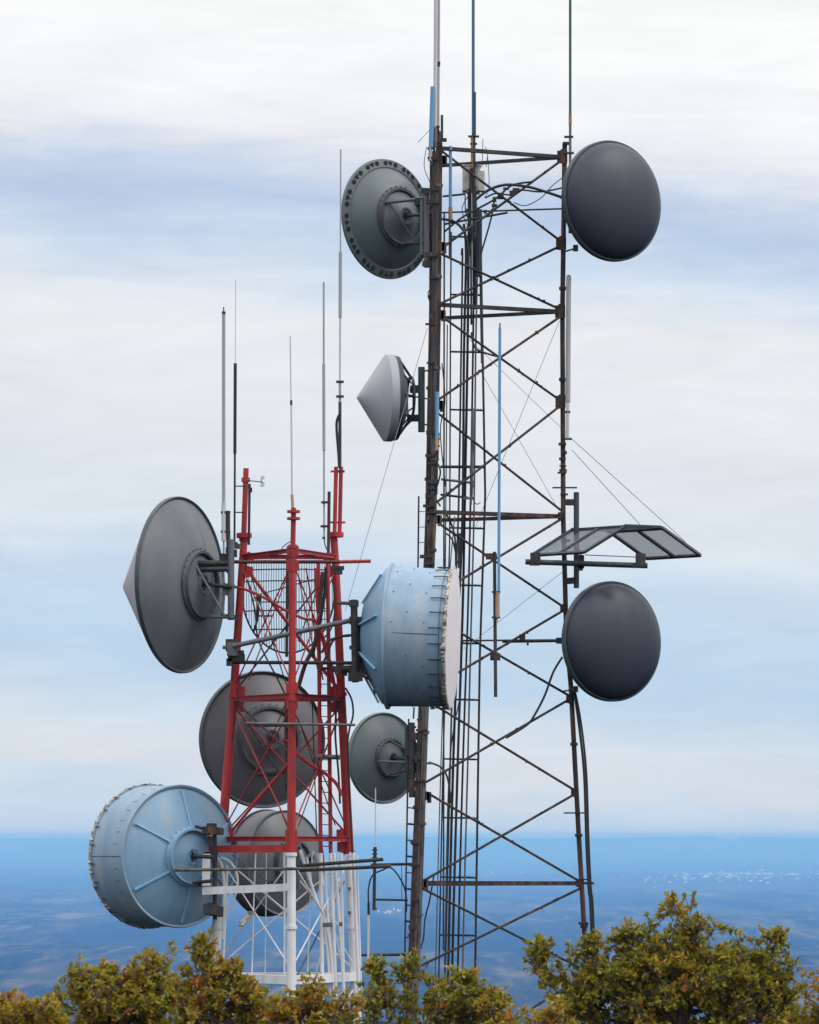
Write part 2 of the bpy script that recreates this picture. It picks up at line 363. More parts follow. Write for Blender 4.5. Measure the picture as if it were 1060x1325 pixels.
# gusset plates
for y in (203, 315, 403, 520, 668, 787, 905, 1026, 1143):
    b = MB(); q = Rr(y, -3); s_ = .24 if y in (203, 315, 403, 520) else .15
    b.box(q, s_*.85, .10, s_); b.box(q+Vector((.02, -.06, 0)), s_*.5, .03, s_*1.2)
    for sx in (-1, 1):
        for sz in (-1, 1): b.lathe(q+Vector((sx*s_*.28, -.055, sz*s_*.33)), (0, -1, 0), [(0, .014), (.02, .014), (.02, 0)], 6, False)
    build_each(b, 'gusset_plate', 'rust', DT)
    b = MB(); q = Nn(y+(4 if y < 1100 else 0), 3); b.box(q, .17, .09, .17); b.box(q+Vector((.08, -.03, -.03)), .09, .03, .22); build_each(b, 'gusset_plate', 'rust' if y != 668 else 'leggrey', DT)
# extra clamps on legs
b = MB(); random.seed(11)
for y in [170, 182, 206, 246, 262, 330, 360, 420, 470, 560, 590, 600, 624, 632, 642, 655, 664, 720, 730, 945, 980, 1010, 1045, 1090, 1120, 1165, 1200]:
    b.box(Nn(y, random.uniform(-9, -2))+Vector((0, -.07, 0)), random.uniform(.12, .26), .08, random.uniform(.03, .09))
for y in [186, 575, 586, 594, 603, 612, 640, 700, 1052, 1138, 1195]:
    b.box(Rr(y, random.uniform(-2, 3))+Vector((0, -.05, 0)), random.uniform(.10, .24), .07, random.uniform(.02, .06))
b.box(P(572, 165, DN), .05, .05, .5); b.box(P(573, 181, DN), .16, .1, .06)
b.box(Rr(1052, -2), .5, .03, .03); b.box(Rr(1143, 5), .34, .04, .05); b.box(Rr(631, 2), .5, .03, .03)
build_each(b, 'clamp', 'dark', DT)
# cable ladder inside
lr = [(584, 300), (583, 420), (582, 700), (573, 1000), (568, 1260), (560, 1640)]
rr = [(622, 300), (624, 420), (628, 640), (621, 850), (618, 1050), (615, 1260), (608, 1640)]
b = MB()
b.tube([P(x, y, 75.1) for x, y in lr], .018, 6); b.tube([P(x, y, 75.1) for x, y in rr], .026, 6)
b.build('ladder_rail', 'dark', DT)
for y in (306, 381, 455, 530, 604, 683, 757, 832, 905, 982, 1058, 1135, 1210):
    b = MB(); a, c = P(yl(lr, y), y, 75.1), P(yl(rr, y+2), y+1, 75.1); b.bar(a, c, .03, .035)
    for k in range(9): b.box(a.lerp(c, .5+.05*k)+Vector((0, -.02, .02)), .012, .02, .03)
    b.build('ladder_rung', 'dark', DT)
# vertical cables
random.seed(5)
base = [(603, 250), (604, 330), (602, 460), (599, 660), (595, 800), (588, 1000), (582, 1260), (575, 1640)]
for dx, r, m, ys in ((-6, .022, 'blackmid', 330), (-1, .030, 'black', 290), (3, .028, 'black', 250), (10, .024, 'black', 300), (15, .018, 'galv', 240), (-17, .014, 'galv', 668), (-6, .014, 'galv', 906)):
    pts = []
    for x, y in base:
        if y < ys: continue
        pts.append(P(x+dx*(1+(y-600)*.0002)+random.uniform(-1, 1), y, 74.95+random.uniform(-.1, .1)))
    pts.insert(0, P(base[0][0]+dx+random.uniform(-3, 3), ys, 74.95))
    pipe('cable', m, DT, curve(pts, 4), r, 6)
for x0, y0, x1, y1, r in ((575, 276, 574, 1230, .02), (579, 420, 575, 900, .014), (595, 690, 594, 735, .03)):
    pipe('cable', 'dark', DT, [P(x0, y0, 74.6), P(x1, y1, 74.6)], r, 6)
# poles and conduit inside the top
pipe('pole', 'dark', DT, [P(613, 172, 75), P(614, 400, 75)], .038)
pipe('pole', 'steelblue', DT, [P(620, 271, 74.8), P(620, 358, 74.8)], .062)
pipe('pole', 'steelblue', DT, [P(622, 358, 74.8), P(624, 470, 74.8)], .026)
pipe('pole', 'dark', DT, [P(609, 218, 75), P(610, 420, 75)], .02)
pipe('crossarm', 'dark', DT, [P(572, 275, 75), P(728, 270, 75)], .018)
pipe('crossarm', 'dark', DT, [P(573, 254, 75), P(602, 251, 75)], .022)
pipe('crossarm', 'dark', DT, [P(575, 290, 74.6), P(657, 275, 74.6)], .022)
pipe('crossarm', 'dark', DT, [P(596, 829, 75), P(728, 828, 75)], .018)
pipe('crossarm', 'dark', DT, [P(650, 830, 75), P(728, 829, 75)], .032)
pipe('crossarm', 'dark', DT, [P(570, 604, 75), P(628, 604, 75)], .03)
pipe('crossarm', 'dark', DT, [P(570, 640, 75), P(606, 644, 75)], .024)
for pts, r in (([(616, 258), (632, 246), (655, 239), (685, 242), (712, 250), (729, 256)], .030),
               ([(572, 283), (590, 288), (602, 303), (606, 330), (604, 360)], .030),
               ([(628, 256), (642, 250), (660, 252), (675, 246), (700, 248), (728, 243)], .018),
               ([(560, 405), (554, 380), (560, 372)], .012), ([(575, 300), (600, 280), (640, 258), (662, 240), (690, 235)], .022),
               ([(728, 230), (715, 240), (700, 256), (680, 266), (665, 262)], .010), ([(640, 258), (635, 285), (622, 330)], .02),
               ([(602, 250), (603, 275), (611, 300), (606, 340)], .014), ([(608, 250), (598, 270), (604, 290), (612, 310)], .010),
               ([(628, 190), (631, 200), (629, 216)], .008), ([(625, 180), (624, 216)], .008), ([(631, 200), (633, 240), (627, 256)], .008),
               ([(610, 430), (615, 450), (632, 458), (648, 462)], .022),
               ([(728, 850), (716, 870), (705, 900), (692, 925), (682, 938), (655, 955)], .026),
               ([(555, 986), (572, 994), (580, 1010), (584, 1040)], .022), ([(575, 660), (588, 690), (590, 735)], .022),
               ([(577, 690), (586, 700), (592, 730)], .018), ([(562, 1130), (556, 1165), (550, 1190), (548, 1215), (543, 1230)], .018),
               ([(540, 930), (548, 960), (543, 1000), (549, 1050)], .016), ([(560, 590), (570, 610), (563, 640), (570, 655)], .02),
               ([(572, 470), (576, 520), (570, 560), (578, 640)], .013), ([(608, 604), (611, 640), (616, 652), (622, 650)], .010),
               ([(562, 620), (566, 600), (568, 560)], .02), ([(552, 190), (549, 215), (556, 235)], .008)):
    pipe('cable', 'black', DT, curve([P(x, y, 74.2) for x, y in pts], 6), r, 6)
b = MB(); random.seed(21)
for x, y in ((640, 258), (648, 255), (662, 250), (668, 246), (640, 266), (628, 274), (655, 244), (606, 272), (618, 250)):
    b.box(P(x, y, 74.5), random.uniform(.06, .16), .06, random.uniform(.04, .12))
build_each(b, 'junction', 'dark', DT)
# right-hand black feeder cables
for k, (dx, r) in enumerate(((0, .030), (3, .022))):
    pipe('cable', 'black', DT, curve([P(742+dx*.3, 888, 74.7), P(749+dx, 935, 74.7), P(756+dx, 1000, 74.7), P(759+dx, 1090, 74.7), P(762+dx, 1150, 74.7), P(766+dx, 1215, 74.7), P(778+dx, 1640, 74.7)], 5), r, 6)
# climbing ladder left of tower
for seg in (((542, 642), (541, 735)), ((529, 930), (524, 1232), (515, 1640)), ((536, 915), (535, 930))):
    pipe('climbing_ladder_rail', 'dark', DT, [P(x, y, 74.2) for x, y in seg], .02, 6)
b = MB()
for y in (662, 682, 702, 722): b.tube([P(541.5, y, 74.2), P(550, y, 74.2)], .008, 5)
for y in range(940, 1232, 21): x = 529-(y-930)*.0166; b.tube([P(x, y, 74.2), P(x+10, y+1, 74.2)], .014 if y % 2 else .022, 5)
build_each(b, 'climbing_ladder_rung', 'dark', DT)
# side frame at the lower left
b = MB()
b.tube([P(480, 1119, 74), P(542, 1118, 74)], .028, 8); b.tube([P(486, 1164, 74), P(528, 1165, 74)], .022, 8); b.tube([P(464, 1236, 74), P(540, 1235, 74)], .028, 8)
b.tube([P(520, 1120, 74.1), P(520, 1164, 74.1)], .008, 6)
build_each(b, 'side_arm', 'dark', DT)
pipe('cable', 'black', DT, curve([P(477, 1172, 74), P(477, 1150, 74), P(482, 1133, 74), P(495, 1126, 74), P(506, 1123, 74), P(518, 1137, 74), P(525, 1155, 74), P(526, 1180, 74)], 6), .018, 6)
# feed rod / small arms near rightmost radome
b = MB(); b.tube([P(650, 829, 74.6), P(726, 829, 74.6)], .02, 6); b.box(P(676, 824, 74.6), .12, .1, .1); b.box(P(724, 829, 74.6), .13, .1, .12); b.box(P(683, 832, 74.6), .04, .04, .1)
build_each(b, 'stay_arm', 'dark', DT)

# guy wires
def wire(p, q, label, r=.006, sag=0):
    b = MB(); p = Vector(p); q = Vector(q)
    b.tube([p.lerp(q, k/8)-Vector((0, 0, sag*4*(k/8)*(1-k/8))) for k in range(9)], r, 5)
    o = b.build('guy_wire', 'wire'); me = o.data; c = Vector(p); o.location = c
    for v in me.vertices: v.co -= c
    tag(o, label=label, category='wire', group='thin wires strung on the dark tower')
wire(P(738, 566, 74.8), P(887, 701, 74.6), 'upper of two thin wires from the dark tower down to the mesh canopy', .007)
wire(P(740, 582, 74.6), P(832, 683, 74.2), 'thin wire ending at the middle of the mesh canopy on the dark tower', .007)
wire(P(553, 425, 74), P(447, 790, 63), 'long thin wire slanting down left behind the pale cone dish', .006)
wire(P(724, 415, 74.9), P(612, 690, 75.4), 'thin wire slanting down left inside the dark tower below its second girt', .005)
wire(P(572, 405, 74), P(733, 560, 74.9), 'thin wire from the dark tower second girt down to its right leg', .005)
wire(P(622, 480, 75.2), P(720, 655, 74.9), 'steep thin wire ending on the dark tower right leg above the canopy', .005)
wire(P(600, 840, 74), P(728, 740, 74.8), 'thin wire rising right above the lower blue drum', .005)
wire(P(541, 184, 73.6), P(556, 168, 73.8), 'short thin wire sticking out left of the dark tower top', .006)

# ---------------------------------------------------------------- whip antennas
WG = 'whip antennas on the two towers'
def whip(label, D, segs, clamps=(), group=WG, name='whip_antenna', extra=None):
    x0, yb = segs[-1][2], segs[-1][3]
    t_ = thing(name, label, 'antenna', P(x0, yb, D), group)
    for (xa, ya, xb, yb, r, m, pn) in segs:
        pipe(pn, m, t_, [P(xa, ya, D), P(xb, yb, D)], r, 10)
    for (xc, yc, w) in clamps:
        b = MB(); b.box(P(xc, yc, D), w, .07, .035); build_each(b, 'clamp', 'dark', t_)
    if extra: extra(t_)
    return t_
# dark tower
whip('white pole antenna at the left corner of the dark tower top', 73.7, [(564.5, -60, 563, 165, .040, 'whiplight', 'rod'), (563, 165, 563, 190, .05, 'galv', 'base')], [(564, 164, .16), (564, 184, .2)])
whip('grey pole antenna with dark joint, close beside the white pole at the dark tower top', 73.9, [(568, -60, 567.5, 80, .030, 'whipmauve', 'rod'), (567.5, 80, 567, 86, .042, 'black', 'joint'), (567, 86, 566.5, 180, .036, 'whip', 'lower_rod')], [(567, 182, .18)])
whip('short pale blue tube antenna at the far left of the dark tower top', 73.6, [(560, 112, 557.5, 190, .046, 'sky', 'tube'), (557, 190, 556.5, 208, .04, 'whip', 'base')], [(558, 192, .15), (558, 204, .15)])
def sleeve(t_): pipe('sleeve', 'tealdark', t_, [P(614.6, 119, 74.95), P(614.6, 176, 74.95)], .024, 8)
whip('steel blue whip with copper base in the middle of the dark tower top', 75, [(612.5, -60, 612.5, 176, .032, 'teal', 'rod'), (611.5, 177, 611.5, 218, .036, 'brass', 'base')], [(613, 176.5, .22), (613, 186, .14), (614, 211, .14)], extra=sleeve)
whip('dark green whip above the right leg of the dark tower', 74.8, [(738, -60, 738, 148, .028, 'green', 'rod'), (738, 148, 738, 161, .034, 'brass', 'joint'), (738, 161, 738, 212, .028, 'galv', 'base')], [(736, 177, .18), (737, 198, .18), (733, 186, .05)])
whip('sky blue whip with brass foot inside the dark tower top bay', 74, [(583, 189, 583, 268, .034, 'sky', 'rod'), (583, 268, 583, 285, .042, 'brass', 'base'), (582, 285, 582, 332, .022, 'steelblue', 'stem')], [(583, 285, .12)])
def midpole(t_):
    pipe('side_pole', 'dark', t_, [P(640, 714, 73.5), P(641.5, 902, 73.5)], .034)
    b = MB(); b.box(P(636, 720, 73.6), .22, .1, .12); b.box(P(641, 850, 73.6), .2, .12, .14); build_each(b, 'pole_clamp', 'rust', t_)
whip('long sky blue whip with tan base, mid-height inside the dark tower', 73.4, [(647, 418, 647, 424, .014, 'black', 'tip'), (647, 424, 645.5, 766, .030, 'sky', 'rod'), (644, 766, 644, 799, .044, 'tan', 'base'), (643.5, 799, 643, 805, .018, 'tan', 'foot')], [(642, 766, .17), (642, 799, .17)], extra=midpole)
whip('thick grey tube antenna standing along the right leg of the dark tower', 74.6, [(736, 357, 735, 520, .052, 'whip', 'tube'), (735, 520, 734.5, 566, .036, 'whiplight', 'lower_rod')], [(733, 533, .16), (735, 568, .16), (736, 357, .05)])
whip('short sky blue stub antenna with tan collars near the cone-nosed dish', 73.6, [(566, 507, 565.5, 566, .038, 'sky', 'rod'), (565.5, 566, 565.5, 583, .044, 'tan', 'base')], [(566, 568, .10), (566, 577, .10)])
def slug(t_):
    b = MB(); b.tube([P(571, 620, 74.3), P(613, 625, 74.3)], .026, 8); b.box(P(612, 626, 74.3), .1, .1, .12); b.box(P(606, 645, 74.3), .2, .04, .04); build_each(b, 'side_arm', 'galv', t_)
whip('grey tube antenna on a side arm beside the dark tower vertical cables', 74.3, [(612, 530, 610, 640, .036, 'galv', 'tube'), (610, 640, 609.5, 653, .022, 'galv', 'tip')], [], extra=slug)
whip('thin white whip rising in front of the small grey dish lower edge', 73.8, [(486, 1020, 486, 1096, .012, 'whiplight', 'rod'), (485.5, 1096, 485, 1116, .034, 'black', 'insulator'), (485, 1116, 484, 1178, .034, 'dark', 'pipe')], [(485, 1100, .10), (485, 1105, .10), (485, 1110, .1), (485, 1119, .12), (485, 1176, .09)])
whip('white stick antenna under a looped black cable, low between the towers', 73.9, [(477, 1168, 477, 1184, .026, 'black', 'cap'), (477, 1184, 476.5, 1250, .026, 'whiplight', 'rod')])

# white cabinet
t_ = thing('equipment_box', 'dirty white ribbed equipment box mounted inside the dark tower top', 'box', P(613, 249, 75.1))
b = MB(); c = P(610, 232, 75.2); b.box(c, .36, .28, .50)
for k in range(5): b.box(c+Vector((-.14+.07*k, -.145, 0)), .02, .012, .44)
b.build('cabinet', 'box', t_)
b = MB(); b.box(P(610, 215.2, 75.2), .40, .31, .025); b.build('lid', 'box', t_)
b = MB(); c = P(622, 235, 75.3); b.box(c, .16, .22, .40); b.build('side_module', 'box', t_)

# ---------------------------------------------------------------- dishes
DG = 'dish antennas on the two towers'
def sc(D): return D/F
def dish_rear(label, cx, cy, D, Rp, th, depth, ringr, m='dish', side=-1, flange=4, cone=0, groove=True, shroud=0, ring_h=5, pole=None, struts=True, nribs=0, name='dish_antenna', rimm=None, el=0, cone_m='conepink', ringm='hub', panbolts=0):
    """seen from behind. side=-1: boresight points left and away."""
    k = sc(D); c = P(cx, cy, D); ax = Vector((side*math.sin(R(th)), math.cos(R(th)), math.tan(R(el)))).normalized()
    hubp = c-ax*depth*k
    t_ = thing(name, label, 'dish', hubp-Vector((0, 0, Rp*k)), DG)
    def par(r): return -depth*(1-(r/Rp)**2)
    b = MB(); pr = [(par(Rp*i/24)*k, Rp*i/24*k) for i in range(25)]; b.lathe(c, ax, pr, 96)
    o = refl = b.build('reflector', m, t_)
    b = MB(); w = flange
    b.lathe(c, ax, [((-w*.6)*k, (Rp-.3)*k), ((-w*.8)*k, (Rp+w*.35)*k), (-w*.3*k, (Rp+w*.6)*k), (w*.6*k, (Rp+w*.6)*k), (w*.9*k, (Rp+.2*w)*k), (w*.9*k, (Rp-2)*k), (-w*.2*k, (Rp-2)*k)], 96, closed=True)
    b.build('rim', rimm or m, t_)
    if cone:
        b = MB(); b.lathe(c, ax, [((w*.9+.4)*k, (Rp-1)*k), ((w*.9+4)*k, (Rp-5)*k)]+[((w*.9+4+(cone-4)*(1-q)**1.0)*k, (Rp-5)*q*k) for q in (.85, .7, .5, .3, .15, .06)]+[((w*.9+cone-1)*k, 0)], 96)
        b.build('radome', cone_m, t_)
    elif not shroud:
        b = MB(); b.lathe(c, ax, [(w*.7*k, (Rp-2.2)*k), (w*.8*k, 0)], 96); b.build('radome', cone_m, t_)
    # hub ring
    a0 = par(ringr)
    b = MB(); rw = max(1.6, ringr*.075)
    b.lathe(c, ax, [((a0+1)*k, (ringr+rw)*k), ((a0-ring_h*.3)*k, (ringr+rw)*k), ((a0-ring_h*.5)*k, (ringr+.2*rw)*k), ((a0-ring_h)*k, ringr*k), ((a0-ring_h)*k, (ringr-rw)*k), ((a0+1)*k, (ringr-rw-.5)*k)], 72)
    n = 28
    w0 = Vector((0, 0, 1)); w0 = (w0-ax*w0.dot(ax)).normalized(); u0 = ax.cross(w0)
    for j in range(n):
        an = 2*math.pi*j/n; q = c+(u0*math.cos(an)+w0*math.sin(an))*(ringr+rw)*k+ax*(a0-ring_h*.35)*k
        b.lathe(q, -ax, [(-1*k, .8*k), (1.2*k, .8*k), (1.2*k, 0)], 6, False)
    b.build('hub_ring', ringm, refl)
    b = MB(); a1 = par(0)-1
    b.lathe(c, ax, [((a0-1.5)*k, (ringr-rw)*k), ((a1-1.5)*k, ringr*.32*k), ((a1-2.5)*k, ringr*.30*k), ((a1-2.5)*k, ringr*.24*k), ((a1-1)*k, ringr*.22*k), ((a1-1)*k, 0)], 48)
    b.build('hub_plate', m, refl)
    b = MB(); q = c+ax*(a1-1)*k; b.lathe(q, -ax, [(0, 4.0*k), (5*k, 4.0*k), (5*k, 2.2*k), (11*k, 2.2*k), (11*k, 0)], 12, False)
    for (dx, dz) in ((1, 0), (-.5, .85), (-.5, -.85)): b.tube([q-ax*2*k, q-ax*3*k+(u0*dx+w0*dz)*ringr*.2*k], 1.1*k, 6)
    b.build('feed', 'black', refl)
    return t_, c, ax, u0, w0, k, par
def ribs(t_, c, ax, u0, w0, k, par, angs, r0, r1, m, w=2.0, h=3):
    for an in angs:
        an = R(an); dr = -u0*math.cos(an)+w0*math.sin(an)      # angle measured as seen in the photo (left-handed from behind)
        b = MB(); b.bar(c+dr*r0*k+ax*(par(r0)-h*.6)*k, c+dr*r1*k+ax*(par(r1)-h*.6)*k, w*k, h*k, up=-ax); b.box(c+dr*r1*k+ax*(par(r1)-h*.6)*k, 3*k, 3*k, 3*k); b.build('rib', m, t_)
def mount(t_, D, px, ya, yb, r=.05, m='galv', brackets=(), struts=()):
    b = MB(); b.tube([P(px, ya, D), P(px, yb, D)], r, 12); b.build('mount_pipe', m, t_)
    for (p, q, w, mm) in brackets:
        b = MB(); b.bar(P(*p), P(*q), w, w*1.2); build_each(b, 'bracket', mm, t_)
    for (p, q, r_, mm) in struts:
        b = MB(); b.tube([Vector(p) if len(p) == 3 and isinstance(p, Vector) else P(*p), Vector(q) if isinstance(q, Vector) else P(*q)], r_, 8); b.build('strut', mm, t_)

# A: top-left dish with pierced flange (dark tower)
t_, c, ax, u0, w0, k, par = dish_rear('greenish grey dish with holes round its rim, top left of the dark tower', 502.5, 283, 75.2, 66, 42, 32, 36, m='dishgreen', flange=2)
b = MB(); b.lathe(c, ax, [(0, 65*k), (-1.5*k, 66*k), (1*k, 77*k), (4*k, 77.5*k), (4*k, 76*k), (3*k, 66*k)], 96); fl = b.build('rim_flange', 'dishgreen', t_)
b = MB()
for j in range(14):
    for kk, da in ((0, -6.8), (1, 0), (2, 6.8)):
        an = R(j*360/14+10+da); dr = u0*math.cos(an)+w0*math.sin(an); tg = -u0*math.sin(an)+w0*math.cos(an)
        q = c+dr*71.5*k+ax*(-.55)*k
        if kk != 1: b.lathe(q, -ax, [(-.8*k, 3.2*k), (.5*k, 3.2*k), (.5*k, 0)], 10, False)
        else:
            s_ = 1 if j % 2 else 1
            pts = [q+dr*(-3.6*s_)*k, q+dr*2.8*s_*k+tg*3.2*k, q+dr*2.8*s_*k-tg*3.2*k]
            b.add([p-ax*.5*k for p in pts]+[p+ax*.8*k for p in pts], [(0, 1, 2), (5, 4, 3), (0, 3, 4, 1), (1, 4, 5, 2), (2, 5, 3, 0)])
build_each(b, 'rim_hole', 'hole', fl)
mount(t_, 74.1, 552, 246, 346, .055, 'galv',
      [((548, 247, 74.1), (560, 248, 74), .10, 'dark'), ((548, 341, 74.1), (560, 342, 74), .10, 'dark')],
      [((500, 262, 74.6), (556, 256, 74.1), .035, 'galv'), ((520, 316, 74.6), (550, 313, 74.1), .04, 'dark'), ((504, 263, 74.55), (536, 310, 74.3), .014, 'dark'), ((528, 279, 74.5), (560, 277, 74.1), .03, 'black')])
pipe('mount_pipe', 'galv', t_, [P(546, 258, 74.15), P(546, 330, 74.15)], .04)
b = MB(); b.box(P(544, 261, 74.2), .22, .15, .14); b.box(P(541, 313, 74.2), .2, .15, .1); build_each(b, 'clamp', 'dark', t_)

# B: small grey dish low on the dark tower
t_, c, ax, u0, w0, k, par = dish_rear('small grey dish low on the left leg of the dark tower', 496, 981, 75.0, 57, 41, 17, 24, m='dishgreen', flange=4)
mount(t_, 73.9, 533, 935, 1032, .06, 'dark', [((530, 952, 73.9), (552, 954, 73.9), .12, 'rust'), ((530, 1014, 73.9), (550, 1014, 73.9), .12, 'rust'), ((525, 970, 74), (540, 970, 74), .22, 'dark'), ((525, 994, 74), (540, 994, 74), .16, 'dark')],
      [((490, 985, 74.55), (560, 988, 73.8), .022, 'galv'), ((507, 960, 74.5), (530, 972, 74), .028, 'dark'), ((512, 981, 74.4), (532, 982, 74), .03, 'black'), ((500, 1004, 74.5), (528, 996, 74), .02, 'dark')])
pipe('mount_pipe', 'steelblue', t_, [P(527, 938, 74), P(527, 1000, 74)], .05)

# C: big grey dish left on red tower, with cone radome
t_, c, ax, u0, w0, k, par = dish_rear('largest dark grey dish, left of the red tower, pale cone showing behind', 234, 757, 62.0, 112, 64, 32, 43, m='dish', flange=4, cone=84, ring_h=7, rimm='radrim')
mount(t_, 61.6, 299, 698, 800, .055, 'galv', [((296, 706, 61.6), (310, 707, 61.8), .07, 'dark'), ((297, 799, 61.6), (308, 799, 61.8), .07, 'dark'), ((284, 723, 61.7), (296, 723, 61.7), .14, 'dark'), ((286, 797, 61.7), (300, 798, 61.7), .06, 'dark'), ((288, 762, 61.7), (303, 764, 61.7), .16, 'galv')],
      [((252, 729, 61.75), (300, 729, 61.6), .05, 'dark'), ((254, 737, 61.75), (300, 736, 61.6), .05, 'steelblue'), ((254, 733, 61.65), (291, 797, 61.5), .022, 'galv'), ((272, 798, 61.75), (300, 799, 61.6), .026, 'galv'), ((274, 757, 61.7), (300, 760, 61.5), .03, 'black'), ((288, 727, 61.7), (302, 718, 61.6), .02, 'dark')])

# D: grey dish behind the red tower
t_, c, ax, u0, w0, k, par = dish_rear('round dark grey dish seen straight through the middle of the red tower', 340, 957, 64.2, 86, 27, 26, 42, m='dishwarm', flange=5, rimm='radrim')
mount(t_, 63.2, 372, 905, 1023, .05, 'reddirt', [((372, 938, 63.2), (378, 938, 61.2), .08, 'dark'), ((372, 1010, 63.2), (378, 1010, 61.2), .1, 'dark')],
      [((322, 938, 63.6), (374, 938, 63.2), .035, 'galv'), ((335, 1002, 63.6), (374, 998, 63.2), .04, 'dark'), ((322, 938, 63.5), (362, 1000, 63.2), .02, 'dark')])

# E: lower grey drum behind the red/white tower
t_, c, ax, u0, w0, k, par = dish_rear('grey shrouded drum dish behind the joint between the red and the white part', 369, 1117, 64.4, 67, 45, 18, 30, m='dish', flange=3, shroud=1)
b = MB(); Ls = 34
b.lathe(c, ax, [(0, 66.5*k), (2*k, 68*k), (Ls*k, 68*k), (Ls*k, 70*k), ((Ls+3)*k, 70*k), ((Ls+3)*k, 66*k), (0, 65*k)], 96); b.build('shroud', 'dishwarm', t_)
b = MB(); b.lathe(c, ax, [((Ls+2)*k, 67*k), ((Ls+3)*k, 0)], 96); b.build('radome', 'conepink', t_)
mount(t_, 63.2, 386, 1085, 1150, .05, 'galv', [((386, 1092, 63.2), (380, 1092, 61.2), .09, 'galv')],
      [((345, 1142, 63.6), (386, 1142, 63.2), .04, 'dark'), ((392, 1116, 63.4), (406, 1103, 62.6), .035, 'white'), ((386, 1116, 63.5), (405, 1110, 62.8), .03, 'dark')])
b = MB()
b.bar(P(312, 1198, 64), P(325, 1180, 64.2), .12, .03); b.build('torn_flap', 'edge', t_)

# F: large light blue drum at lower left
t_, c, ax, u0, w0, k, par = dish_rear('large pale blue drum dish at the lower left, its ribbed back facing the viewer', 232, 1108, 61.8, 90, 39.5, 28, 36, m='blue', flange=2, shroud=1, ring_h=9, name='drum_antenna', ringm='blue')
Ls = 65
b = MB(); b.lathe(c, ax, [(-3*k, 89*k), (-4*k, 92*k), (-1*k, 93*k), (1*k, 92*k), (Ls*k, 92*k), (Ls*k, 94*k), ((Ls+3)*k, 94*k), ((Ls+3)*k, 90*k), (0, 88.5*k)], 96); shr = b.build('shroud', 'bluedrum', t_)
b = MB(); b.lathe(c, ax, [((Ls+2)*k, 91*k), ((Ls+6)*k, 0)], 96); b.build('radome', 'pinkwhite', t_)
ribs(t_, c, ax, u0, w0, k, par, [90, 150, 210, 270, 330, 30], 38, 84, 'bluerib', 2.2, 3.5)
def lacing(shr, c, ax, u0, w0, k, a, r, n=150, jag=2.2, hooks=26, hl=9, seed=4):
    rnd = random.Random(seed); b = MB()
    m_ = 220; vs = []
    rr_ = [rnd.uniform(0, 1)**2 for _ in range(m_)]
    for j in range(m_):
        an = 2*math.pi*j/m_; dr = u0*math.cos(an)+w0*math.sin(an); e = rr_[j]*jag
        for (aa, r_) in ((a-.8-e, r-1.2), (a-.8-e*.8, r-.2+e*.25), (a+1.2, r+.4+e*.35), (a+2.2, r-1.2)):
            vs.append(c+dr*r_*k+ax*aa*k)
    b.add(vs, [(j*4+q, ((j+1) % m_)*4+q, ((j+1) % m_)*4+(q+1) % 4, j*4+(q+1) % 4) for j in range(m_) for q in range(4)])
    b.build('fabric_edge', 'edge', t_)
    b = MB()
    for j in range(hooks):
        an = 2*math.pi*(j+.4)/hooks; dr = u0*math.cos(an)+w0*math.sin(an)
        q = c+dr*(r-1)*k; b.tube([q+ax*(a+1)*k, q+dr*1.2*k+ax*(a-hl*.5)*k, q+dr*.6*k+ax*(a-hl)*k], .75*k, 5)
    build_each(b, 'lacing_hook', 'dark', t_)
lacing(shr, c, ax, u0, w0, k, Ls+3, 94.2, 110, 4.2, 24, 10)
b = MB()
for j in range(36):                                       # rivets in pairs round the shroud
    for a_ in (12, 17):
        an = 2*math.pi*j/36; dr = u0*math.cos(an)+w0*math.sin(an); q = c+dr*92*k+ax*(a_)*k
        b.lathe(q, dr, [(0, .8*k), (.5*k, .7*k), (.5*k, 0)], 6, False)
b.build('rivets', 'dark', shr)
b = MB(); b.bar(c-u0*92.1*k+ax*1*k, c-u0*92.1*k+ax*Ls*k, .4*k, .8*k); b.bar(c+u0*92.1*k+ax*1*k, c+u0*92.1*k+ax*Ls*k, .4*k, .8*k); build_each(b, 'seam', 'steelblue', shr)
mount(t_, 61.4, 278, 1066, 1190, .035, 'rust', [((266, 1074, 61), (286, 1076, 61.6), .10, 'rust'), ((268, 1176, 61), (284, 1180, 61.6), .14, 'dark')],
      [((252, 1108, 61.2), (276, 1109, 61), .035, 'black'), ((250, 1142, 61.2), (274, 1140, 61), .03, 'dark'), ((262, 1078, 61.2), (274, 1078, 61), .035, 'rust')])
refl_F = [q for q in t_.children if q.name.startswith('reflector')][0]
b = MB(); rnd = random.Random(2)
for j in range(40):
    an = R(rnd.uniform(-75, 80)); dr = u0*math.cos(an)+w0*math.sin(an); q = c+dr*39*k+ax*(par(36)-4)*k; b.box(q, rnd.uniform(.02, .06), .04, rnd.uniform(.02, .06))
build_each(b, 'bolt', 'dark', refl_F)

